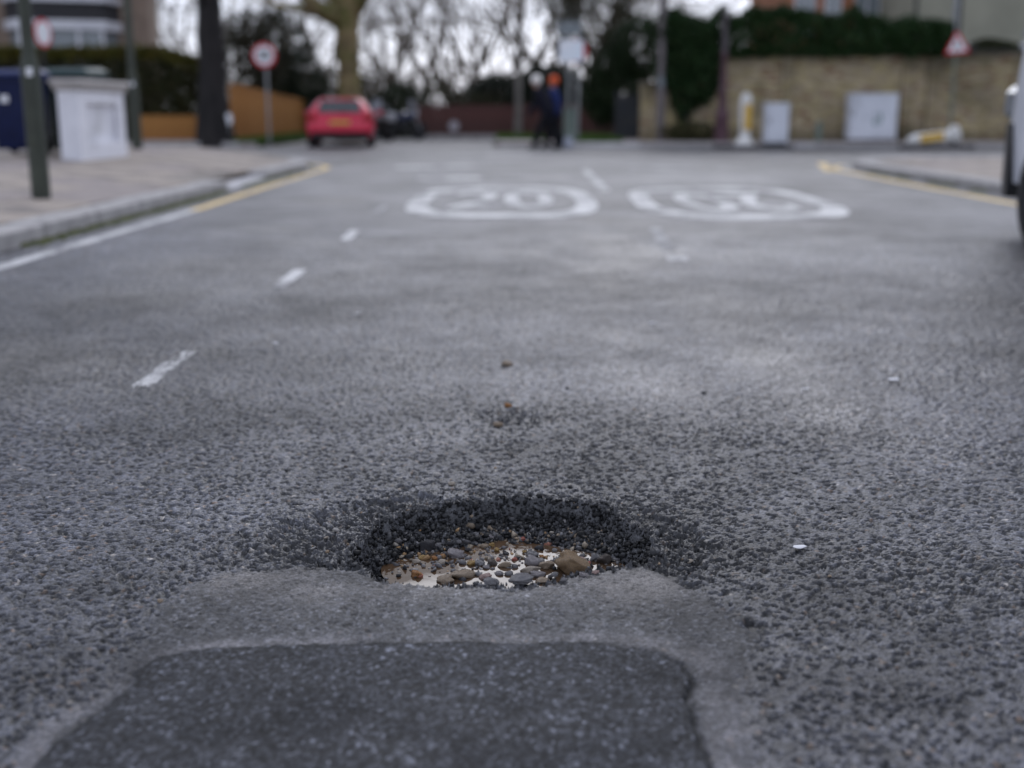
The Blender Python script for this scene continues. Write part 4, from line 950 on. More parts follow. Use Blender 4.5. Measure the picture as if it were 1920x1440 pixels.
# ------------------------------------------------------------------ brick wall on the right
WY = 28.2
wx0, wx1, wh = X(1247, WY), 21.0, Z(100, WY)
t = thing('garden_wall', 'long weathered yellow brick garden wall with piers under the hedge', 'wall', (0, WY, 0.118))
M_MORT = nmat('old_mortar', (0.20, 0.175, 0.13), (0.13, 0.115, 0.09), 0.95, 6, 0.3)
MB().box((wx0, 0.012, -.1), (wx1, .22, wh - .12)).build('mortar', M_MORT, t)
def bricks(x0, x1, z0, z1, y, seed):
    rg = np.random.default_rng(seed); V = []; c = []; r_ = 0; z = z0
    while z + .065 < z1:
        x = x0 + (0.1125 if r_ % 2 else 0) - .225
        while x < x1:
            a, b_ = max(x, x0) + .005, min(x + .225, x1) - .005
            if b_ - a > .03:
                yy_ = y + rg.uniform(-.004, .004); V.append([(a, yy_, z + .005), (b_, yy_, z + .005), (b_, yy_ + .05, z + .005), (a, yy_ + .05, z + .005), (a, yy_, z + .07), (b_, yy_, z + .07), (b_, yy_ + .05, z + .07), (a, yy_ + .05, z + .07)])
                xm = (a + b_) / 2; st = float(fbm(np.array([xm * 1.1]), np.array([z * .9]), 3, 5)[0])
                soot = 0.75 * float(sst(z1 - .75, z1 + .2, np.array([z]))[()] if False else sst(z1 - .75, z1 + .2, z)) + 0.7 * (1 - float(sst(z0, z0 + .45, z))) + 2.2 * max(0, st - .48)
                base = np.array([0.50, 0.41, 0.25]) * rg.uniform(.75, 1.25); base[2] *= rg.uniform(.85, 1.2)
                if rg.random() < .06: base = np.array([.30, .16, .10])
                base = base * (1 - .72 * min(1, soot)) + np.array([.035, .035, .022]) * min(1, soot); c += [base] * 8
            x += .225
        z += .075; r_ += 1
    n = len(V); V = np.array(V).reshape(-1, 3); f = np.array([(0, 3, 2, 1), (4, 5, 6, 7), (0, 1, 5, 4), (1, 2, 6, 5), (2, 3, 7, 6), (3, 0, 4, 7)])
    return V, (f[None] + (np.arange(n) * 8)[:, None, None]).reshape(-1, 4), np.array(c)
M_BRICK = nmat('stock_brick', (1, 1, 1), (0.75, 0.75, 0.75), 0.9, 14, 0.4, attr=True)
V, f, c = bricks(wx0, wx1, 0, wh - .12, 0, 3); o = link('brickwork', npmesh('brickwork', V, f, False, c), M_BRICK, t); o['kind'] = 'stuff'
for px in (1475, 1697, 1745, 1905):
    xx = X(px, WY); V, f, c = bricks(xx - .17, xx + .17, 0, wh - .20, -.07, int(px)); o = link('pier', npmesh('pier', V, f, False, c * .8), M_BRICK, t)
    MB().box((xx - .16, -.055, -.05), (xx + .16, 0.010, wh - .2)).build('pier_core', M_MORT, t)
for k in range(int((wx1 - wx0) / .9)):
    MB().bbox((wx0 + .9 * k + .004, -.06, wh - .118), (wx0 + .9 * k + .896, .28, wh - .03), .015).build('coping_stone', nmat('dark_coping', (0.045, 0.043, 0.046), (0.075, 0.07, 0.06), 0.9, 5, 0.4), t)
# hedge on the wall, ivy at its end
t = thing('laurel_hedge', 'thick dark green hedge growing over the top of the brick wall', 'hedge', (0, WY + .35, 0)); rg = np.random.default_rng(15)
n = 22000; px_ = rg.uniform(X(1240, WY), X(1772, WY), n); lump = fbm(px_ * 1.4, px_ * 0 + 2, 3, 8); top = Z(34, WY) + .85 * (lump - .5) + .25 * (fbm(px_ * 5, px_ * 0 + 4, 2, 9) - .5); zb = wh - .02 - .12 * fbm(px_ * 3, px_ * 0, 2, 5)
f_ = rg.random(n); pz = zb + (top - zb) * rg.random(n); py_ = -.50 - .12 * np.sin((pz - zb) / (top - zb) * 3.1) * (1 + 2 * (fbm(px_ * 2.2, pz * 2.2, 2, 6) - .5)) + np.abs(rg.normal(0, .12, n))
pz = np.where(f_ < .25, top + rg.normal(0, .07, n), pz); py_ = np.where(f_ < .25, rg.uniform(-.5, .5, n), py_)
leaf_obj('foliage', [leaf_faces(rg, np.stack([px_, py_, pz], 1), .11, (0.022, 0.050, 0.016), .55)], t)
S = [(x, .1, 0.1, x + rg.normal(0, .2), 0, 3.0, .04, .015) for x in np.arange(X(1250, WY), X(1765, WY), .45)]; v, f = tubes(S, 5); link('stem', npmesh('stem', v, f), M_BARKD, t)
t = thing('ivy', 'dark green ivy mass hanging over the end of the brick wall', 'ivy', (X(1290, 27.9), 28.0, 0.1)); rg = np.random.default_rng(16)
leaf_obj('foliage', [leaf_cloud(rg, c, r_, int(2600 * w), .10, (0.022, 0.048, 0.017), .55) for c, r_, w in [((.1, 0, 2.5), (.9, .35, .85), 1.4), ((-.35, .1, 1.9), (.55, .35, .6), .8), ((.35, .0, 1.7), (.55, .25, .8), 1), ((-.1, .1, 1.15), (.35, .2, .6), .5), ((-.5, .2, 3.0), (.6, .4, .5), .7)]], t)
v, f = tubes([(0, .05, 0, .1, 0, 2.2, .05, .02), (.1, .05, 0, -.3, 0, 2.0, .04, .02)], 6); link('stem', npmesh('stem', v, f), M_BARKD, t)
bush('creeper', 'small dull creeper on the wall coping past the triangular sign', 'shrub', (X(1845, WY), WY + .1, wh + .08), [((0, 0, .12), (.5, .2, .2), 1), ((.4, 0, .1), (.5, .2, .14), .6)], 1500, .09, (0.055, 0.065, 0.035), False, 17)
bush('shrub', 'low weeds at the ivy covered foot of the wall', 'shrub', (X(1300, 27.6), 27.75, 0.118), [((0, 0, .25), (.9, .15, .30), 1)], 1500, .07, (0.050, 0.055, 0.022), False, 18)
# gate pier and dark gate
t = thing('gate_pier', 'sandy brick gate pier beside the dark gate', 'pier', (X(1218, 28.6), 28.6, 0.118))
V, f, c = bricks(-.26, .26, 0, 1.50, -.2, 44); link('brickwork', npmesh('brickwork', V, f, False, c * 1.05), M_BRICK, t)['kind'] = 'stuff'
MB().box((-.255, -.19, -.1), (.255, .2, 1.5)).build('core', nmat('pier_mortar', (0.42, 0.34, 0.22), (0.32, 0.26, 0.17), .9, 6, .3), t); MB().bbox((-.31, -.26, 1.5), (.31, .26, 1.6), .02).build('cap', M_MORT, t)
t = thing('garden_gate', 'dark painted boarded garden gate between ivy and sandy pier', 'gate', (X(1160, 28.8), 28.8, 0.118)); M_GATE = nmat('black_gate', (0.02, 0.024, 0.03), (0.03, 0.03, 0.03), .6, 5)
for k in range(6): MB().bbox((.1 * k + .003, 0, .05), (.1 * k + .097, .025, 1.25), .004).build('board', M_GATE, t)
for z_ in (.2, 1.0): MB().bbox((0, .028, z_), (.6, .06, z_ + .09), .005).build('rail', M_GATE, t)
MB().bbox((-.1, 0, -.1), (-.006, .1, 1.35), .008).build('post', M_GATE, t)

# ------------------------------------------------------------------ houses
M_DASH = nmat('brown_pebbledash', (0.30, 0.23, 0.18), (0.22, 0.165, 0.13), .95, 3, .5, bscale=60); M_UPVC = nmat('white_frame', (0.72, 0.72, 0.75), (0.62, 0.62, 0.66), .5, 3)
M_GLASS = nmat('window_glass', (0.16, 0.19, 0.21), (0.22, 0.25, 0.27), .06, 1.2, spec=.8); M_SLATE = nmat('slate', (0.03, 0.03, 0.034), (0.05, 0.048, 0.05), .7, 6, .3); M_ROOF = nmat('roof_tile', (0.17, 0.085, 0.06), (0.11, 0.06, 0.05), .85, 3, .4)
M_OBRICK = nmat('orange_brick', (0.40, 0.17, 0.09), (0.28, 0.12, 0.07), .9, 4, .3); M_RENDER = nmat('olive_render', (0.34, 0.33, 0.26), (0.27, 0.265, 0.21), .95, .8, .2)
def window(t, x0, x1, z0, z1, y, bars=1, sill=True):
    w = MB(); fr = .07
    w.bbox((x0, y - .05, z0), (x1, y + .02, z0 + fr), .008).bbox((x0, y - .05, z1 - fr), (x1, y + .02, z1), .008).bbox((x0, y - .05, z0 + fr + .002), (x0 + fr, y + .02, z1 - fr - .002), .008).bbox((x1 - fr, y - .05, z0 + fr + .002), (x1, y + .02, z1 - fr - .002), .008)
    for k in range(bars):
        x = x0 + (x1 - x0) * (k + 1) / (bars + 1); w.bbox((x - fr / 2, y - .045, z0 + fr + .002), (x + fr / 2, y + .02, z1 - fr - .002), .008)
    o = w.build('window', M_UPVC, t); MB().box((x0 + fr, y - .01, z0 + fr), (x1 - fr, y + .015, z1 - fr)).build('pane', M_GLASS, o)
    if sill: MB().bbox((x0 - .06, y - .12, z0 - .08), (x1 + .06, y + .01, z0 - .003), .01).build('sill', M_UPVC, o)
HY = 33.0
t = thing('bay_house', 'brown pebbledashed house with white and slate hung bay window', 'house', (X(292, HY), HY, 0), math.radians(17)); OX = X(292, HY); hx0, hx1 = X(-140, HY) - OX, 0.0
MB().box((hx0, 0, -.4), (hx1, 8, 5.4)).build('wall', M_DASH, t)
rf = MB(); rf.add([(hx0 - .3, -.4, 5.3), (hx1 + .3, -.4, 5.3), (hx1 + .3, 8.4, 5.3), (hx0 - .3, 8.4, 5.3), (hx0 - .3, 4, 8.2), (hx1 + .3, 4, 8.2)], [(0, 1, 5, 4), (2, 3, 4, 5), (1, 2, 5), (3, 0, 4), (0, 3, 2, 1)]); o = rf.build('roof', M_ROOF, t); MB().bbox((hx0 + 1, 3.5, 7.2), (hx0 + 1.7, 4.5, 9.2), .03).build('chimney', M_OBRICK, o)
bx0, bx1 = X(58, HY) - OX - .1, X(238, HY) - OX; bay = [(bx0, 0), (bx0 + .4, -.75), (bx1 - .4, -.75), (bx1, 0)]
zs = Z(45, HY); zt_ = Z(12, HY)
MB().prism(bay, -.4, 1.3).build('bay_base', M_DASH, t); sc_ = lambda k: [(x + (.0 if i in (0, 3) else 0) + (-k if i < 2 else k), y - (k if i in (1, 2) else 0)) for i, (x, y) in enumerate(bay)]
MB().prism(sc_(.10), zs - .28, zs).build('fascia', M_UPVC, t); MB().prism(sc_(.05), zs + .002, zt_).build('slate_apron', M_SLATE, t); MB().prism(sc_(.12), zt_ + .002, zt_ + .18).build('fascia', M_UPVC, t)
MB().prism(sc_(-.06), 1.302, zs - .282).build('bay_glass', M_GLASS, t); MB().prism(sc_(-.06), zt_ + .182, 5.25).build('bay_glass', M_GLASS, t)
for (za, zb_) in ((1.302, zs - .284), (zt_ + .184, 5.26)):
    for x in (bx0 + .38, (bx0 * 2 + bx1) / 3 + .1, (bx0 + bx1 * 2) / 3 - .1, bx1 - .48): MB().bbox((x, -.80, za), (x + .1, -.685, zb_), .01).build('mullion', M_UPVC, t)
    MB().bbox((bx0 + .36, -.79, za + .72 if za < 2 else za + .3), (bx1 - .36, -.69, za + .79 if za < 2 else za + .37), .01).build('transom', M_UPVC, t)
window(t, hx0 + 1.0, hx0 + 2.2, 1.2, 2.5, 0); window(t, hx0 + 1.0, hx0 + 2.2, 3.9, 5.0, 0)
MB().tube((X(28, HY) - OX, -.06, 0), (X(28, HY) - OX, -.06, 5.3), .05, n=8).build('downpipe', M_SLATE, t)
HY2 = 48.0
t = thing('brick_house', 'orange brick house with white windows beyond the hedge', 'house', (0, HY2, 0)); a, b_ = X(1470, HY2), X(1692, HY2)
MB().box((a, 0, -.4), (b_, 8, 8)).build('wall', M_OBRICK, t)
MB().add([(a - .3, -.4, 7.9), (b_ + .3, -.4, 7.9), (b_ + .3, 8.4, 7.9), (a - .3, 8.4, 7.9), (a - .3, 4, 11), (b_ + .3, 4, 11)], [(0, 1, 5, 4), (2, 3, 4, 5), (1, 2, 5), (3, 0, 4), (0, 3, 2, 1)]).build('roof', M_ROOF, t)
for p0, p1 in ((1480, 1518), (1534, 1566), (1590, 1636), (1652, 1680)):
    window(t, X(p0, HY2), X(p1, HY2), 4.4, 6.6, 0, 1); window(t, X(p0, HY2), X(p1, HY2), 1.0, 2.8, 0, 1)
HY3 = 44.0
t = thing('rendered_house', 'plain olive grey rendered house behind the wall and triangular sign', 'house', (0, HY3, 0)); a, b_ = X(1696, HY3), X(2160, HY3)
MB().box((a, 0, -.4), (b_, 8, 7.5)).build('wall', M_RENDER, t); MB().box((a - .02, -.10, 3.55), (b_ + .02, -.003, 3.75)).build('string_course', M_UPVC, t)
MB().add([(a - .3, -.4, 7.4), (b_ + .3, -.4, 7.4), (b_ + .3, 8.4, 7.4), (a - .3, 8.4, 7.4), (a - .3, 4, 10), (b_ + .3, 4, 10)], [(0, 1, 5, 4), (2, 3, 4, 5), (1, 2, 5), (3, 0, 4), (0, 3, 2, 1)]).build('roof', M_ROOF, t)
window(t, b_ - 2.5, b_ - 1.1, 4.2, 5.8, 0, 1); window(t, b_ - 2.5, b_ - 1.1, 1.0, 2.6, 0, 1)
MB().tube((a + .15, -.08, 0), (a + .15, -.08, 7.4), .06, n=8).build('downpipe', M_SLATE, t)

# ------------------------------------------------------------------ street furniture
M_COLG = nmat('green_grey_paint', (0.060, 0.068, 0.052), (0.045, 0.050, 0.040), .55, 6, .1); M_GALV = nmat('galvanised', (0.30, 0.31, 0.31), (0.22, 0.23, 0.23), .5, 8, metal=.3)
M_SIGNR = nmat('sign_red', (0.55, 0.03, 0.045), (0.48, 0.03, 0.04), .4, 5); M_SIGNW = nmat('sign_white', (0.82, 0.83, 0.85), (0.76, 0.77, 0.80), .4, 5); M_BLACK = nmat('black_plastic', (0.018, 0.018, 0.02), (0.03, 0.03, 0.03), .5, 8)
M_SIGNG = nmat('sign_back_grey', (0.22, 0.25, 0.26), (0.18, 0.20, 0.21), .5, 4)
def lamp(name, label, px, py, z, h_base, r0, r1, h=6.0, rz=0):
    p = at(px, py, z); t = thing(name, label, 'street lamp', p, rz)
    MB().lathe([(r0 * 1.02, -.3), (r0, 0.02), (r0, h_base), (r0 * .92, h_base + .06), (r1 * 1.05, h_base + .16)], 24).build('base_column', M_COLG, t, True)
    MB().lathe([(r1 * 1.04, h_base + .15), (r1, h_base + .3), (r1 * .8, h)], 20).build('shaft', M_COLG, t, True)
    MB().bbox((-.045, -r0 - .006, .45), (.045, -r0 + .03, 1.0), .006).build('access_door', M_COLG, t)
    MB().bbox((.0, -r0 - .004, h_base - .02), (.045, -r0 + .03, h_base + .05), .004).build('number_plate', M_SIGNW, t)
    o = MB().tube((0, 0, h - .05), (.9, 0, h + .15), .03, .025, 10).build('arm', M_COLG, t, True); MB().bbox((.8, -.11, h + .08), (1.35, .11, h + .22), .04).build('lantern', M_GALV, t)
    return t
lamp('lamp_column', 'grey green lamp column standing by the kerb in front of the bins', 78, 372, 0.165, 1.02, .076, .050)
lamp('lamp_column', 'grey green lamp column on the corner past the white garden wall', 258, 286, 0.25, 1.05, .085, .058)
# wheelie bins
def bin_(label, px0, px1, Y, zb, h, col, lid, rz=0.0):
    x0, x1 = X(px0, Y), X(px1, Y); w = x1 - x0; d = .68; t = thing('wheelie_bin', label, 'bin', ((x0 + x1) / 2, Y + d / 2, zb), rz)
    m1 = nmat('bin_' + label[:12], col, tuple(v * .7 for v in col), .45, 6); m2 = nmat('lid_' + label[:12], lid, tuple(v * .8 for v in lid), .4, 6)
    secs = []
    for z_, s_ in ((.06, .80), (.10, .83), (h * .62, .94), (h * .86, .98), (h * .90, 1.0)):
        a = w / 2 * s_; b = d / 2 * s_; c = .05; secs.append([(-a + c, -b, z_), (a - c, -b, z_), (a, -b + c, z_), (a, b - c, z_), (a - c, b, z_), (-a + c, b, z_), (-a, b - c, z_), (-a, -b + c, z_)])
    MB().loft(secs).build('body', m1, t, True)
    MB().bbox((-w / 2 - .012, -d / 2 - .012, h * .84), (w / 2 + .012, d / 2 + .01, h * .895), .012).build('rim', m1, t)
    MB().loft([[(-w / 2 - .02, -d / 2 - .03, h * .90), (w / 2 + .02, -d / 2 - .03, h * .90), (w / 2 + .02, d / 2 + .03, h * .90), (-w / 2 - .02, d / 2 + .03, h * .90)], [(-w / 2 - .02, -d / 2 - .03, h * .93), (w / 2 + .02, -d / 2 - .03, h * .93), (w / 2 + .02, d / 2 + .03, h * .95), (-w / 2 - .02, d / 2 + .03, h * .95)],
               [(-w / 2 + .06, -d / 2 + .06, h * .975), (w / 2 - .06, -d / 2 + .06, h * .975), (w / 2 - .06, d / 2 - .04, h), (-w / 2 + .06, d / 2 - .04, h)]]).build('lid', m2, t)
    MB().tube((-w / 2 + .04, d / 2 + .05, h * .93), (w / 2 - .04, d / 2 + .05, h * .93), .016, n=8).build('handle', m1, t)
    for s_ in (-1, 1): MB().tube((s_ * (w / 2 - .07), d / 2 - .08, .10), (s_ * (w / 2 - .01), d / 2 - .08, .10), .10, n=16).build('wheel', M_BLACK, t, True)
    MB().bbox((-.07, -d / 2 * .95 - .012, h * .60), (.03, -d / 2 * .95 + .012, h * .68), .004).build('sticker', M_SIGNW, t)
bin_('dark blue wheelie bin behind the lamp column', -28, 53, 13.2, Z(290, 13.2), 1.10, (0.004, 0.010, 0.055), (0.012, 0.025, 0.11))
bin_('dark green wheelie bin behind the white garden wall', 84, 168, 14.0, Z(291, 14.0), 1.19, (0.004, 0.016, 0.016), (0.018, 0.05, 0.05))
# short white garden wall with moulded coping and sunk panel
x1 = X(148, 12.95); t = thing('garden_wall', 'short white painted panelled garden wall beside the wheelie bins', 'wall', (x1, 12.95, 0.29)); M_WP = nmat('white_masonry_paint', (0.78, 0.78, 0.82), (0.70, 0.70, 0.74), .7, 3, .2, dirt=((0.42, 0.42, 0.42), 2, .58, .8))
Lw, Hw, dw = 1.52, 0.86, .26
MB().box((-dw, 0, -.2), (-.075, Lw, Hw)).build('core', M_WP, t)
q = MB(); q.bbox((-.0749, 0.001, -.2), (0, .24, Hw), .006).bbox((-.0749, Lw - .22, -.2), (0, Lw - .001, Hw), .006).bbox((-.0749, .241, -.2), (0, Lw - .221, .20), .006).bbox((-.0749, .241, Hw - .16), (0, Lw - .221, Hw), .006); q.build('panel_frame', M_WP, t)
M_COPE = nmat('coping_stone', (0.50, 0.47, 0.45), (0.38, 0.36, 0.345), .8, 4, .3)
MB().bbox((-dw - .04, -.04, Hw + .002), (.04, Lw + .04, Hw + .07), .012).build('moulding', M_COPE, t); MB().bbox((-dw - .075, -.075, Hw + .072), (.075, Lw + .075, Hw + .14), .02).build('coping', M_COPE, t)
# edge-on sign behind the first lamp column
p = at(88, 296, .25); t = thing('sign_post', 'thin dark post with red edged sign turned edge on behind the bins', 'sign', (X(90, 17.5), 17.5, .3)); hz = Z(62, 17.5) - .3
MB().tube((0, 0, -.3), (0, 0, hz + .35), .028, n=10).build('post', M_BLACK, t, True)
Md = T(0.03, 0, hz) @ RZ(math.radians(81)) @ RX(math.pi / 2)
MB().lathe([(.24, -.006), (.24, .006)], 32, Md).build('plate', M_SIGNR, t); MB().lathe([(.19, .0065), (.19, .009)], 32, Md).build('face', M_SIGNW, t)
MB().bbox((-.03, -.05, hz - .92), (.10, -.03, hz - .62), .01).build('notice', M_SIGNW, t)
# round speed sign by the orange fence
Ys = 27.35; t = thing('speed_sign', 'round red ringed speed limit sign on grey post by the orange fence', 'sign', (X(503, Ys), Ys, 0.13)); hz = Z(104, Ys) - .13
MB().tube((0, 0, -.2), (0, 0, hz + .3), .038, n=12).build('post', M_GALV, t, True)
Md = T(-.03, -.045, hz) @ RX(math.pi / 2); MB().lathe([(.32, -.004), (.32, .004)], 40, Md).build('plate', M_SIGNR, t); f_ = MB().lathe([(.245, .0045), (.245, .007)], 40, Md).build('face', M_SIGNW, t)
m2 = text_mesh('20', .30, .008); m2.transform(T(-.03, -.055, hz) @ RX(math.pi / 2)); m2.materials.clear(); m2.materials.append(M_BLACK); link('digits', m2, None, f_)
# twin posts with white plate, red rimmed disc and grey panel
Ys = 28.0; t = thing('twin_post_sign', 'twin post sign with grey panel above pale plate and red rimmed disc', 'sign', (X(1074, Ys), Ys, 0.12))
for dx in (-.13, .13): MB().tube((dx, 0, -.2), (dx, 0, Z(42, Ys)), .04, n=12).build('post', M_GALV, t, True)
z0, z1 = Z(66, Ys) - .12, Z(42, Ys) - .12; MB().bbox((X(1044, Ys) - X(1074, Ys), -.06, z0), (X(1088, Ys) - X(1074, Ys), -.045, z1), .004).build('panel', M_SIGNG, t)
hz = Z(96, Ys) - .12; Md = T(.06, -.05, hz) @ RX(math.pi / 2); MB().lathe([(.315, -.003), (.315, .003)], 40, Md).build('disc', M_SIGNR, t)
MB().bbox((X(1047, Ys) - X(1074, Ys), -.075, Z(116, Ys) - .12), (X(1092, Ys) - X(1074, Ys), -.06, Z(75, Ys) - .12), .004).build('plate', nmat('pale_blue_plate', (0.78, 0.84, 0.90), (0.84, 0.85, 0.88), .4, 3), t)
t = thing('utility_cabinet', 'slim grey green utility cabinet behind the walkers', 'cabinet', (X(1069, 27.3), 27.4, .118)); M_CABG = nmat('cabinet_green', (0.16, 0.20, 0.17), (0.12, 0.15, 0.13), .6, 5)
MB().bbox((-.17, -.12, 0), (.17, .12, .84), .012).build('body', M_CABG, t); MB().bbox((-.19, -.14, .842), (.19, .14, .88), .01).build('lid', M_CABG, t); MB().bbox((-.14, -.135, .08), (.14, -.122, .78), .005).build('door', M_CABG, t)
# tall timber pole by the gate
t = thing('telegraph_pole', 'tall grey weathered timber pole beside the sandy gate pier', 'pole', (X(1238, 28.0), 28.0, .1)); MB().lathe([(.115, -.3), (.105, 0), (.09, 8)], 16).build('shaft', nmat('grey_timber', (0.20, 0.175, 0.175), (0.13, 0.115, 0.115), .85, 4, .3, stretch=(4, 4, .4)), t, True)
MB().bbox((-.09, -.125, 1.45), (.07, -.10, 1.75), .005).build('number_plate', M_SIGNG, t)
for k in range(3): MB().bbox((-.14, -.02, 3.4 + .5 * k), (.14, .02, 3.44 + .5 * k), .005).build('climbing_step', M_GALV, t)
# old cast iron column: plum plinth and slim shaft with finial
Ys = 27.5; t = thing('cast_iron_column', 'old plum painted cast iron column with plinth and finial before the brick wall', 'lamp post', (X(1354, Ys), Ys, .115)); M_PLUM = nmat('plum_paint', (0.115, 0.062, 0.075), (0.085, 0.048, 0.058), .55, 4, .1); M_PLUM2 = nmat('grey_iron', (0.11, 0.095, 0.10), (0.08, 0.07, 0.075), .55, 4, .1)
MB().bbox((-.20, -.20, -.1), (.20, .20, .10), .02).build('foot', M_PLUM, t); MB().lathe([(.185, .10), (.18, .62), (.20, .66), (.17, .74), (.12, .90), (.10, 1.25), (.125, 1.29), (.10, 1.34), (.085, 1.5), (.08, 2.25), (.105, 2.28), (.085, 2.33)], 12).build('plinth', M_PLUM, t, True)
MB().lathe([(.082, 2.33), (.075, 3.2), (.10, 3.24), (.06, 3.30)], 12).build('shaft', M_PLUM2, t, True); MB().lathe([(.05, 3.30), (.03, 3.40), (.06, 3.46), (.03, 3.54), (.008, 3.70)], 10).build('finial', M_PLUM2, t, True)
# refuges with bollards
M_ISL = nmat('dark_island', (0.085, 0.08, 0.08), (0.06, 0.058, 0.06), .85, 4, .3); M_BOLW = nmat('bollard_shell', (0.74, 0.73, 0.70), (0.62, 0.61, 0.58), .4, 4, dirt=((0.35, 0.32, 0.27), 5, .55, .8)); M_BOLY = nmat('bollard_yellow', (0.66, 0.42, 0.08), (0.58, 0.37, 0.08), .4, 4)
def refuge(px0, px1, Y):
    a, b_ = X(px0, Y), X(px1, Y); n = 10; pl = [(b_ - .35 + .35 * math.sin(k * math.pi / n), Y - .35 * math.cos(k * math.pi / n)) for k in range(n + 1)] + [(a + .35 - .35 * math.sin(k * math.pi / n), Y + .35 * math.cos(k * math.pi / n)) for k in range(n + 1)]
    structure(MB().prism(pl, -.05, .10).build('traffic_island', M_ISL))
refuge(1340, 1492, 25.2); refuge(1690, 1832, 25.2)
def bollard(label, M, loc):
    t = thing('traffic_bollard', label, 'bollard', loc); t.rotation_euler = M
    secs = []
    for z_, a, b_ in ((.20, .125, .10), (.30, .135, .11), (.95, .15, .115), (1.10, .145, .11), (1.20, .11, .085), (1.26, .05, .04)):
        secs.append([(a * math.cos(k * math.pi / 8), b_ * math.sin(k * math.pi / 8), z_) for k in range(16)])
    MB().loft(secs).build('shell', M_BOLW, t, True); MB().lathe([(.25, .0), (.25, .035), (.19, .10), (.13, .20)], 20).build('base', M_BOLW, t, True)
    MB().bbox((-.085, -.128, .36), (.115, -.06, .98), .02).build('yellow_panel', M_BOLY, t)
bollard('upright white bollard with yellow panel before the brick wall', (0, 0, 0.25), (X(1398, 25.2), 25.2, .10))
bollard('toppled white bollard with yellow panel lying below the triangular sign', (0, math.radians(-97), math.radians(8)), (X(1795, 25.2), 25.2, .352))
def cabinet(label, px0, px1, Y, pyt, zb, mark=False):
    a, b_ = X(px0, Y), X(px1, Y); h = Z(pyt, Y) - zb; w = b_ - a; t = thing('roadside_cabinet', label, 'cabinet', ((a + b_) / 2, Y + .2, zb)); M_CAB = nmat('cabinet_grey', (0.66, 0.68, 0.73), (0.58, 0.60, 0.65), .5, 3, dirt=((0.33, 0.33, 0.33), 3, .6, .8))
    MB().bbox((-w / 2, -.2, .06), (w / 2, .2, h - .05), .012).build('body', M_CAB, t); MB().bbox((-w / 2 - .02, -.22, h - .048), (w / 2 + .02, .22, h), .012).build('lid', M_CAB, t); MB().bbox((-w / 2 + .02, -.18, -.05), (w / 2 - .02, .18, .058), .005).build('plinth', M_ISL, t)
    nd = 2 if w > .9 else 1
    for k in range(nd):
        d_ = MB().bbox((-w / 2 + .03 + k * (w - .06) / nd + .004, -.212, .10), (-w / 2 + .03 + (k + 1) * (w - .06) / nd - .004, -.202, h - .08), .004).build('door', M_CAB, t)
        MB().bbox((-w / 2 + .07 + k * (w - .06) / nd, -.228, h * .5), (-w / 2 + .09 + k * (w - .06) / nd, -.213, h * .5 + .12), .004).build('handle', M_BLACK, d_)
    if mark:
        V = []; 
        pts = [(.06, .78), (.10, .66), (.12, .55), (.06, .47), (-.03, .45), (-.09, .50), (-.02, .56), (.05, .60)]
        S = [(x, -.2135, z_, x2, -.2135, z2, .022, .020) for (x, z_), (x2, z2) in zip(pts[:-1], pts[1:])]; S += [(-.10, -.2135, .60, .0, -.2135, .52, .015, .015), (.12, -.2135, .74, .13, -.2135, .5, .014, .014)]
        v, f = tubes(S, 6); v[:, 1] = -.2135 + (v[:, 1] + .2135) * .06; link('graffiti', npmesh('graffiti', v + np.array([.08, 0, 0]), f), nmat('green_spray', (0.09, 0.19, 0.17), (0.13, 0.24, 0.22), .6, 8), t)
cabinet('narrow grey cabinet beside the upright bollard', 1438, 1480, 25.0, 193, .10)
cabinet('wide two door grey cabinet with green graffiti by the brick wall', 1594, 1683, 27.4, 175, .118, True)
t = thing('stub_post', 'short dark green post between the two grey cabinets', 'bollard', (X(1537, 27.6), 27.6, .118)); MB().lathe([(.085, -.05), (.085, .42), (.06, .52), (.02, .55)], 14).build('shaft', M_CABG, t, True); MB().lathe([(.10, .0), (.10, .05), (.087, .07)], 14).build('collar', M_CABG, t, True)
# triangular warning sign
Ys = 26.95; t = thing('warning_sign', 'red bordered triangular warning sign, slightly tilted, on grey green post', 'sign', (X(1783, Ys), Ys, .118)); hz = Z(86, Ys) - .118
MB().tube((0, 0, -.2), (0, 0, hz + .35), .040, n=12).build('post', nmat('sage_post', (0.20, 0.22, 0.17), (0.15, 0.17, 0.13), .6, 5), t, True)
def tri(s_, r_):
    out = []
    for k in range(3):
        a = math.pi / 2 + k * 2 * math.pi / 3; c = (math.cos(a) * (s_ - 2 * r_), math.sin(a) * (s_ - 2 * r_))
        for j in range(5): b_ = a - math.pi / 3 + j * math.pi / 6; out.append((c[0] + r_ * math.cos(b_), c[1] + r_ * math.sin(b_)))
    return out
Md = T(.0, -.05, hz) @ RY(math.radians(-5)) @ RX(math.pi / 2); MB().prism(tri(.40, .04), -.004, .004, Md).build('plate', M_SIGNR, t); f_ = MB().prism(tri(.28, .02), .0045, .007, Md).build('face', M_SIGNW, t)
q = MB(); q.prism([(-.025, .10), (.025, .10), (.03, .04), (.05, -.06), (.02, -.07), (0, -.01), (-.02, -.08), (-.05, -.08), (-.03, .03)], .0075, .009, Md); q.lathe([(.026, .0075), (.026, .009)], 12, Md @ T(0, .13, 0)); q.build('symbol', M_BLACK, f_)
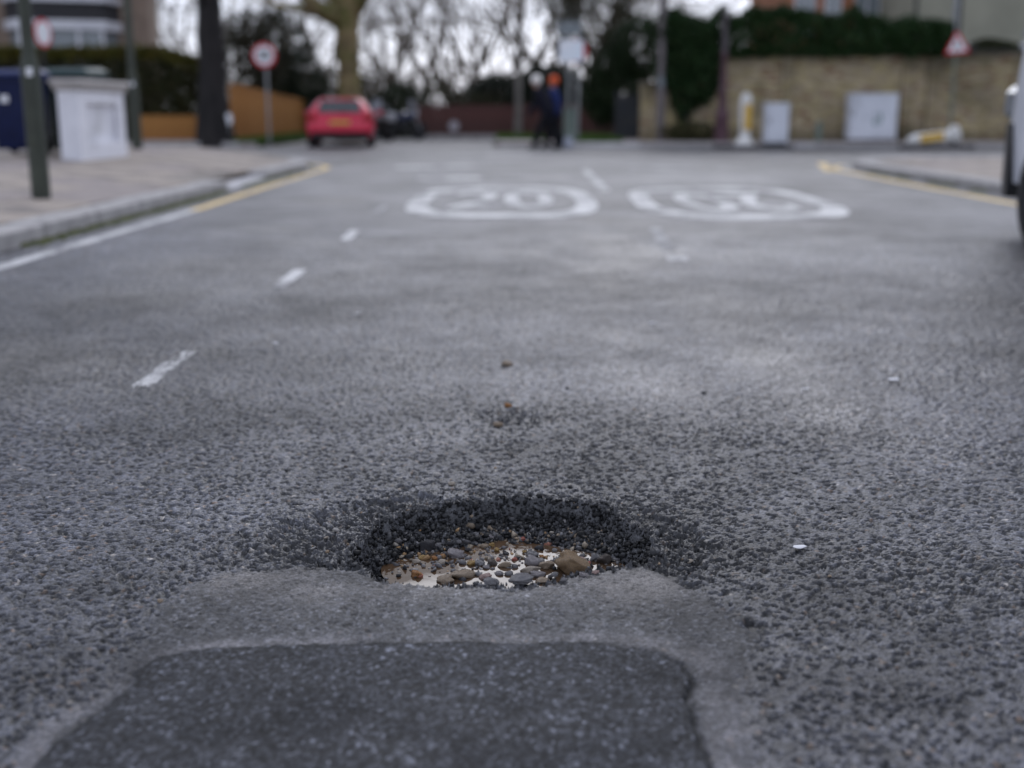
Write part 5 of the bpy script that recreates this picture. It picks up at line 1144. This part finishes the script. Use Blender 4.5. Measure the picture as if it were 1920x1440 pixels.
# posts rising beyond the sign
for px, c, lab, rr_ in ((1777, M_GALV, 'pale grey steel post rising behind the triangular sign', .085), (1792, M_BLACK, 'black post rising beside the pale steel post', .06)):
    t = thing('tall_post', lab, 'post', (X(px, 29.2), 29.2 + (.25 if rr_ < .08 else 0), 0)); MB().lathe([(rr_ * 1.2, -.4), (rr_, .2), (rr_ * .8, 7.5)], 14).build('shaft', c, t, True); MB().lathe([(rr_ * 1.5, -.1), (rr_ * 1.5, .1), (rr_ * 1.05, .2)], 14).build('collar', c, t, True)
    MB().tube((0, 0, 7.4), (-.8, 0, 7.6), .03, n=8).build('arm', c, t, True)

# ------------------------------------------------------------------ vehicles
M_RED = nmat('red_car_paint', (0.58, 0.012, 0.05), (0.52, 0.012, 0.045), .28, 3, coat=.6); M_CGL = nmat('car_glass', (0.02, 0.025, 0.03), (0.03, 0.035, 0.04), .05, 2, spec=.9); M_TYRE = nmat('tyre', (0.018, 0.018, 0.019), (0.03, 0.03, 0.03), .8, 20); M_RIM = nmat('alloy', (0.45, 0.45, 0.47), (0.35, 0.35, 0.37), .35, 5, metal=.7)
M_LAMP = nmat('tail_lamp', (0.35, 0.01, 0.015), (0.28, 0.01, 0.01), .15, 4); M_VAN = nmat('white_van_paint', (0.68, 0.69, 0.73), (0.62, 0.63, 0.67), .3, 2, coat=.5)
M_STEEL = nmat('black_steel_wheel', (0.05, 0.05, 0.055), (0.035, 0.035, 0.04), .5, 6)
def wheel(t, x, y, r, w, side, rim=None):
    Mw = T(x, y, r) @ RY(math.pi / 2 * side); o = MB().lathe([(r * .62, -w / 2), (r * .92, -w / 2), (r, -w / 2 + .03), (r, w / 2 - .03), (r * .92, w / 2), (r * .64, w / 2)], 28, Mw).build('wheel', M_TYRE, t, True)
    MB().lathe([(r * .66, w / 2 - .03), (r * .66, w / 2 + .004), (r * .60, w / 2 + .010), (r * .55, w / 2 + .002), (r * .2, w / 2 + .004), (r * .16, w / 2 + .016)], 24, Mw).build('rim', rim or M_RIM, o, True)
    return o
def sec(y, wb, wm, wt, z0, zm, zt):
    pts = [(wb * .8, z0), (wb, z0 + .06), (wm, z0 + (zm - z0) * .55), (wm * .985, zm), (mix(wm, wt, .55), mix(zm, zt, .55)), (wt, zt - .06), (wt * .82, zt - .012), (0, zt)]
    return [(x, y, z_) for x, z_ in pts] + [(-x, y, z_) for x, z_ in pts[-2::-1]]
t = thing('parked_car', 'red hatchback car parked facing away beyond the junction', 'car', (X(640, 26.6), 26.3, -.006), math.radians(7.0))
S = [sec(0, .70, .74, .60, .38, .66, .78), sec(.05, .76, .82, .62, .28, .80, .93), sec(.14, .80, .85, .64, .24, .92, 1.06), sec(.40, .82, .865, .58, .22, .95, 1.40), sec(.75, .83, .87, .57, .2, .95, 1.475), sec(1.7, .83, .87, .58, .2, .94, 1.49), sec(2.4, .83, .87, .56, .2, .93, 1.43), sec(2.75, .83, .865, .62, .2, .92, 1.22), sec(3.15, .82, .86, .66, .2, .90, 1.00), sec(3.7, .78, .82, .60, .22, .80, .88), sec(3.95, .66, .70, .5, .3, .60, .70)]
MB().loft(S).build('body', M_RED, t, True)
def panel(pts, th, mat, name, par):
    P = [Vector(p) for p in pts]; n = (P[1] - P[0]).cross(P[2] - P[0]).normalized(); return MB().loft([[tuple(p) for p in P], [tuple(p + n * th) for p in P]]).build(name, mat, par)
t.scale = (1, 1, .86)
panel([(-.56, .115, 1.015), (.56, .115, 1.015), (.485, .375, 1.375), (-.485, .375, 1.375)], .02, M_CGL, 'rear_window', t)
for s_ in (-1, 1):
    P = [(s_ * .845, .62, .99), (s_ * .845, 2.55, .97), (s_ * .68, 2.25, 1.33), (s_ * .66, .80, 1.36)]; panel(P if s_ > 0 else P[::-1], .03, M_CGL, 'side_window', t)
    MB().bbox((s_ * .72 - .12, -.005, .78), (s_ * .72 + .12, .16, 1.0), .04).build('tail_light', M_LAMP, t); MB().bbox((s_ * .98 - .1, 2.35, .95), (s_ * .98 + .1, 2.50, 1.10), .04).build('door_mirror', M_RED, t)
    for yy_ in (.72, 3.18): wheel(t, s_ * .76, yy_, .31, .20, s_).scale = (1, 1, 1 / .86)
    MB().bbox((s_ * .872 - .012, 1.15, .84), (s_ * .872 + .012, 1.32, .87), .006).build('door_handle', M_RED, t)
MB().bbox((-.74, -.05, .26), (.74, .10, .44), .04).build('bumper_insert', M_BLACK, t); MB().bbox((-.80, -.075, .44), (.80, .12, .64), .05).build('bumper', M_RED, t)
MB().bbox((-.26, -.018, .69), (.26, .01, .80), .006).build('number_plate', nmat('yellow_plate', (0.55, 0.36, 0.05), (0.5, 0.33, 0.05), .4, 6), t)
MB().bbox((-.48, .40, 1.40), (.48, .56, 1.44), .015).build('roof_spoiler', M_RED, t); MB().bbox((-.015, .09, 1.03), (.28, .112, 1.05), .005).build('wiper', M_BLACK, t)
# white van at the right kerb
t = thing('parked_van', 'white panel van with black bumper parked at the kerb', 'van', (4.36, 1.95, 0))
S = [sec(0, .90, .97, .86, .42, 1.2, 2.10), sec(.06, .96, 1.0, .90, .36, 1.2, 2.20), sec(.6, .97, 1.01, .91, .34, 1.2, 2.24), sec(3.6, .97, 1.01, .91, .34, 1.2, 2.24), sec(4.1, .97, 1.01, .86, .34, 1.25, 2.14), sec(4.75, .97, 1.005, .90, .34, 1.25, 1.96), sec(5.05, .94, .97, .89, .34, 1.20, 1.60), sec(5.35, .82, .85, .74, .36, .98, 1.22), sec(5.52, .64, .68, .55, .42, .80, 1.0)]
MB().loft(S).build('body', M_VAN, t, True)
for s_ in (-1, 1):
    P = [(s_ * .990, 3.55, 1.30), (s_ * .975, 4.98, 1.36), (s_ * .915, 4.72, 1.80), (s_ * .915, 3.55, 1.95)]; panel(P if s_ > 0 else P[::-1], .03, M_CGL, 'side_window', t)
    for yy_ in (1.05, 4.34):
        MB().lathe([(.44, -.14), (.44, .012), (.40, .022)], 32, T(s_ * 1.022, yy_, .36) @ RY(math.pi / 2 * s_)).build('wheel_arch', M_BLACK, t); wheel(t, s_ * .965, yy_, .345, .22, s_, M_STEEL)
    MB().bbox((s_ * 1.14 - .11, 4.30, 1.22), (s_ * 1.14 + .11, 4.42, 1.56), .04).build('door_mirror', M_BLACK, t); MB().bbox((s_ * .76 - .12, 5.20, .82), (s_ * .76 + .12, 5.44, 1.06), .05).build('headlight', M_GLASS, t)
    MB().bbox((s_ * 1.018 - .012, 1.5, .62), (s_ * 1.018 + .012, 4.1, .74), .01).build('side_moulding', M_BLACK, t); MB().bbox((s_ * 1.02 - .012, 3.55, 1.05), (s_ * 1.02 + .012, 3.75, 1.09), .006).build('door_handle', M_BLACK, t)
MB().loft([[(-.98, 5.06, z_), (-.84, 5.42, z_), (-.60, 5.60, z_), (.60, 5.60, z_), (.84, 5.42, z_), (.98, 5.06, z_), (.80, 5.0, z_), (-.80, 5.0, z_)] for z_ in (.30, .80)]).build('bumper', M_BLACK, t)
panel([(.80, 5.08, 1.56), (-.80, 5.08, 1.56), (-.80, 4.22, 2.13), (.80, 4.22, 2.13)], .02, M_CGL, 'windscreen', t)
for s_ in (-1, 1): MB().bbox((s_ * .45 - .42, -.02, 1.30), (s_ * .45 + .42, .02, 1.95), .02).build('rear_window', M_CGL, t)
# two motorcycles past the red car
def bike(label, x, Y, rz, col, screen):
    t = thing('motorcycle', label, 'motorcycle', (x, Y, -.008), rz); mc = nmat('bike_' + label[:10], col, tuple(v * .8 for v in col), .3, 4, coat=.5)
    for yy_, w_ in ((-.62, .12), (.68, .10)):
        Mw = T(0, yy_, .30) @ RY(math.pi / 2); o = MB().lathe([(.20, -w_ / 2), (.28, -w_ / 2), (.30, 0), (.28, w_ / 2), (.20, w_ / 2)], 24, Mw).build('wheel', M_TYRE, t, True); MB().lathe([(.20, -.02), (.05, -.05), (.05, .05), (.20, .02)], 20, Mw).build('rim', M_RIM, o, True)
    MB().loft([[(a * math.cos(k * math.pi / 4), y_, z_ + b_ * math.sin(k * math.pi / 4)) for k in range(8)] for y_, a, b_, z_ in ((-.75, .05, .04, .78), (-.5, .13, .08, .76), (-.1, .15, .07, .72), (.1, .17, .15, .78), (.35, .14, .14, .80), (.5, .06, .06, .80))]).build('tank', mc, t, True)
    MB().bbox((-.14, -.25, .30), (.14, .30, .62), .05).build('engine', M_BLACK, t); MB().bbox((-.13, -.62, .80), (.13, .05, .87), .03).build('seat', M_BLACK, t)
    for s_ in (-1, 1): MB().tube((s_ * .08, .68, .30), (s_ * .07, .45, .92), .025, n=8).build('fork', M_RIM, t, True); MB().tube((s_ * .10, -.62, .30), (s_ * .10, -.1, .42), .025, n=8).build('swing_arm', M_BLACK, t, True)
    MB().tube((-.34, .40, .98), (.34, .40, .98), .016, n=8).build('handlebar', M_BLACK, t, True); MB().bbox((-.10, .50, .78), (.10, .60, .96), .04).build('headlight', M_SIGNW, t)
    for s_ in (-1, 1): MB().bbox((s_ * .30 - .05, .38, 1.04), (s_ * .30 + .05, .40, 1.12), .01).build('mirror', M_RIM, t)
    MB().loft([[(-.22 + .03 * k, .52 - .05 * k, .95 + .12 * k), (0, .58 - .05 * k, .95 + .12 * k), (.22 - .03 * k, .52 - .05 * k, .95 + .12 * k), (.22 - .03 * k, .505 - .05 * k, .95 + .12 * k), (0, .565 - .05 * k, .95 + .12 * k), (-.22 + .03 * k, .505 - .05 * k, .95 + .12 * k)] for k in range(4)]).build('windscreen', nmat('bike_screen', (.5, .52, .56), (.4, .42, .46), .15, 3), t, True)
    MB().bbox((-.16, -.86, .62), (.16, -.62, .90), .04).build('top_box', screen, t)
bike('silver motorcycle parked past the red car', X(716, 33), 33.0, .5, (0.40, 0.41, 0.44), M_RIM); bike('dark blue motorcycle parked beside the silver one', X(752, 33.6), 33.6, -.9, (0.02, 0.03, 0.09), M_BLACK)
t = thing('round_mirror', 'pale round disc standing on short stake before the brown fence', 'marker', (X(851, 34.5), 34.5, -.4)); MB().tube((0, 0, 0), (0, 0, .95), .03, n=8).build('stake', M_GALV, t, True); MB().lathe([(.17, -.01), (.17, .01)], 24, T(0, -.04, .85) @ RX(math.pi / 2)).build('disc', nmat('disc_grey', (.42, .40, .42), (.36, .34, .36), .5, 4), t)
t = thing('tree_guard_disc', 'small white disc fixed to the side of the broad dark trunk', 'marker', (X(428, 26.9), 26.95, .1)); MB().tube((0, 0, 0), (0, 0, .72), .02, n=8).build('stake', M_GALV, t, True); MB().lathe([(.11, -.008), (.11, .008)], 20, T(0, -.03, .62) @ RX(math.pi / 2) @ Matrix.Diagonal((.8, 1.4, 1, 1))).build('disc', M_SIGNW, t)

# ------------------------------------------------------------------ people
def skin_mesh(name, J, E, sub=2, smooth=True):
    """continuous tapering surface over a jointed skeleton; J {name: (x, y, z, r)} or with (rx, ry)"""
    names = list(J); me = bpy.data.meshes.new(name); me.from_pydata([J[n][:3] for n in names], [(names.index(a), names.index(b)) for a, b in E], []); me.update()
    o = bpy.data.objects.new(name, me); COL.objects.link(o); md = o.modifiers.new('s', 'SKIN'); md.use_smooth_shade = True
    sv = me.skin_vertices[0].data if me.skin_vertices else None
    if sv is None:
        me.attributes; bpy.context.view_layer.objects.active = o
    for k, n in enumerate(names):
        r_ = J[n][3:]; me.skin_vertices[0].data[k].radius = (r_[0], r_[-1])
    me.skin_vertices[0].data[0].use_root = True
    sb = o.modifiers.new('u', 'SUBSURF'); sb.levels = sub; sb.render_levels = sub
    out = bpy.data.meshes.new_from_object(o.evaluated_get(bpy.context.evaluated_depsgraph_get())); bpy.data.objects.remove(o); return out
M_SKIN = nmat('skin', (0.42, 0.25, 0.19), (0.38, 0.22, 0.16), .5, 20)
def person(label, loc, rz, coat, sleeve, trouser, hairc, hat, stoop, stride, bag=None):
    t = thing('person', label, 'person', loc, rz)      # faces local +x
    lx = stoop
    J = {'pelvis': (0, 0, .92, .12, .10), 'waist': (lx * .3, 0, 1.08, .13, .11), 'chest': (lx * .7, 0, 1.28, .165, .12), 'collar': (lx, 0, 1.43, .10, .08), 'neck': (lx * 1.15, 0, 1.50, .055), 'jaw': (lx * 1.3 + .02, 0, 1.57, .075, .07), 'skull': (lx * 1.35, 0, 1.66, .10, .085), 'crown': (lx * 1.35 - .01, 0, 1.72, .065)}
    E = [('pelvis', 'waist'), ('waist', 'chest'), ('chest', 'collar'), ('collar', 'neck'), ('neck', 'jaw'), ('jaw', 'skull'), ('skull', 'crown')]
    for s_, sd in ((-1, 'r'), (1, 'l')):
        f = stride * s_
        J.update({'hip' + sd: (0, s_ * .09, .86, .078), 'knee' + sd: (f * .5 + .05, s_ * .095, .48, .065), 'ankle' + sd: (f, s_ * .095, .09, .045), 'heel' + sd: (f - .03, s_ * .095, .05, .04), 'toe' + sd: (f + .17, s_ * .10, .035, .03),
                  'sh' + sd: (lx * .95, s_ * .18, 1.39, .050), 'elbow' + sd: (lx * .8 - f * .25 - .03, s_ * .23, 1.14, .048), 'wrist' + sd: (lx * .8 - f * .6 + .06, s_ * .22, .92, .030), 'palm' + sd: (lx * .8 - f * .65 + .08, s_ * .22, .85, .034, .02)})
        E += [('pelvis', 'hip' + sd), ('hip' + sd, 'knee' + sd), ('knee' + sd, 'ankle' + sd), ('ankle' + sd, 'heel' + sd), ('ankle' + sd, 'toe' + sd), ('collar', 'sh' + sd), ('sh' + sd, 'elbow' + sd), ('elbow' + sd, 'wrist' + sd), ('wrist' + sd, 'palm' + sd)]
        px_, py_, pz_ = J['palm' + sd][:3]
        for q, (dx, L_) in enumerate(((-.025, .065), (-.008, .078), (.010, .080), (.027, .072))):
            J['f%d%s' % (q, sd)] = (px_ + dx + .01, py_, pz_ - L_ * .55, .009); J['g%d%s' % (q, sd)] = (px_ + dx + .022, py_ - s_ * .02, pz_ - L_, .007); E += [('palm' + sd, 'f%d%s' % (q, sd)), ('f%d%s' % (q, sd), 'g%d%s' % (q, sd))]
        J['th' + sd] = (px_ + .045, py_ - s_ * .01, pz_ + .0, .010); J['ti' + sd] = (px_ + .06, py_ - s_ * .02, pz_ - .035, .008); E += [('wrist' + sd, 'th' + sd), ('th' + sd, 'ti' + sd)]
    link('body', skin_mesh('body', J, E), M_SKIN, t)
    c = lambda k, g: (*J[k][:3], *[v + g for v in J[k][3:]])
    # coat with sleeves and skirt, trousers, shoes
    Jc = {'waist': c('waist', .075), 'hem': (-.02, 0, .60, .24, .20), 'pelvis': (0, 0, .92, .21, .18), 'chest': c('chest', .065), 'collar': c('collar', .035), 'neck': (*J['neck'][:3], .075)}
    for sd in 'rl': Jc['sh' + sd] = (*J['sh' + sd][:3], .095)
    Ec = [('waist', 'pelvis'), ('pelvis', 'hem'), ('waist', 'chest'), ('chest', 'collar'), ('collar', 'neck'), ('collar', 'shr'), ('collar', 'shl')]
    link('coat', skin_mesh('coat', Jc, Ec), coat, t)
    for sd in 'rl':
        def limb(nm, ks, rs, mt):
            P = [np.array(J[k][:3]) if isinstance(k, str) else np.array(k) for k in ks]; Q = []; Rr = []
            for a_ in range(len(P) - 1):
                for t_ in np.linspace(0, 1, 6)[:-1]: Q.append(P[a_] * (1 - t_) + P[a_ + 1] * t_); Rr.append(mix(rs[a_], rs[a_ + 1], t_))
            Q.append(P[-1]); Rr.append(rs[-1]); Q = np.array(Q)
            for _ in range(2): Q[1:-1] = (Q[:-2] + 2 * Q[1:-1] + Q[2:]) / 4
            Q = np.vstack([Q[0] + (Q[0] - Q[1]) * .3, Q, Q[-1]]); Rr = [Rr[0] * .55] + Rr + [Rr[-1] * .6]
            v_, f_ = poly_tube(Q, Rr, 14); link(nm, npmesh(nm, v_, f_, True), mt, t)
        limb('sleeve', [(J['collar'][0], J['collar'][1], 1.40), 'sh' + sd, 'elbow' + sd, 'wrist' + sd, 'palm' + sd], [.11, .12, .10, .075, .058], sleeve)
        limb('trouser_leg', ['hip' + sd, 'knee' + sd, 'ankle' + sd, (J['ankle' + sd][0], J['ankle' + sd][1], .055)], [.12, .10, .085, .08], trouser)
        Jf = {'ankle' + sd: c('ankle' + sd, .022), 'heel' + sd: (*J['heel' + sd][:2], .055, .062), 'toe' + sd: (J['toe' + sd][0] + .02, J['toe' + sd][1], .045, .058)}
        link('shoe', skin_mesh('shoe', Jf, [('ankle' + sd, 'heel' + sd), ('heel' + sd, 'toe' + sd)]), M_BLACK, t)
    for s_, sd in ((-1, 'r'), (1, 'l')):
        ks = ['wrist' + sd, 'palm' + sd, 'th' + sd, 'ti' + sd] + ['%s%d%s' % (a_, q, sd) for q in range(4) for a_ in 'fg']
        link('glove', skin_mesh('glove', {k: c(k, .005) for k in ks}, [e for e in E if e[0] in ks and e[1] in ks]), M_BLACK, t)
    hx_, hz_ = J['skull'][0], J['skull'][2]
    prof = [(.118 * math.sin(a_) + .001, -.128 * math.cos(a_)) for a_ in np.linspace(.55, math.pi - .05, 12)]
    MB().lathe(prof, 20, T(hx_ - .028, 0, hz_ + .018) @ RY(math.radians(-24)) @ Matrix.Diagonal((1.06, .98, 1, 1))).build('hat' if hat else 'hair', hairc, t, True)
    f = MB(); f.lathe([(.014, 0), (.018, .02), (.006, .05)], 10, T(J['jaw'][0] + .085, 0, J['jaw'][2] + .02)); f.build('nose', M_SKIN, t, True)
    for s_ in (-1, 1): MB().lathe([(.004, -.008), (.011, 0), (.004, .008)], 10, T(hx_ + .088, s_ * .034, hz_ - .02) @ RY(math.pi / 2)).build('eye', M_BLACK, t, True); MB().bbox((hx_ - .03, s_ * .088 - .012, hz_ - .06), (hx_ + .015, s_ * .088 + .012, hz_ + .005), .01).build('ear', M_SKIN, t)
    return t
M_NAVY = nmat('navy_coat', (0.004, 0.0045, 0.012), (0.007, 0.007, 0.016), .8, 8, .2); M_BLUE = nmat('blue_sleeve', (0.020, 0.035, 0.14), (0.015, 0.025, 0.10), .75, 8, .2); M_DRK = nmat('dark_trousers', (0.004, 0.004, 0.006), (0.007, 0.007, 0.009), .85, 8)
person('white haired person in dark coat, stooping forward and walking beside an orange hatted companion', (X(1026, 25.6), 25.6, -.004), math.pi, M_NAVY, M_NAVY, M_DRK, nmat('white_hair', (0.90, 0.86, 0.80), (0.82, 0.78, 0.72), .8, 30), False, .22, .30)
person('person in bright orange knitted hat and navy jacket with blue sleeves', (X(1041, 26.2), 26.2, -.004), math.pi, M_NAVY, M_BLUE, M_DRK, nmat('orange_knit', (0.72, 0.13, 0.045), (0.62, 0.10, 0.04), .9, 40), True, .05, .22)
t = thing('shopping_bag', 'pale carrier bag beside the feet of the walkers', 'bag', (X(1066, 26.0), 26.0, -.004)); M_BAG = nmat('pale_bag', (0.42, 0.44, 0.50), (0.32, 0.34, 0.40), .5, 14, .3)
MB().loft([[(-.11, -.05, 0), (.11, -.06, 0), (.12, .06, 0), (-.10, .05, 0)], [(-.13, -.08, .12), (.13, -.07, .12), (.12, .08, .12), (-.13, .07, .12)], [(-.10, -.03, .27), (.10, -.03, .27), (.09, .03, .27), (-.09, .03, .27)]]).build('sack', M_BAG, t)
for s_ in (-1, 1): MB().tube((-.05, s_ * .02, .26), (0, s_ * .015, .38), .006, n=6).tube((0, s_ * .015, .38), (.05, s_ * .02, .26), .006, n=6).build('handle', M_BAG, t)
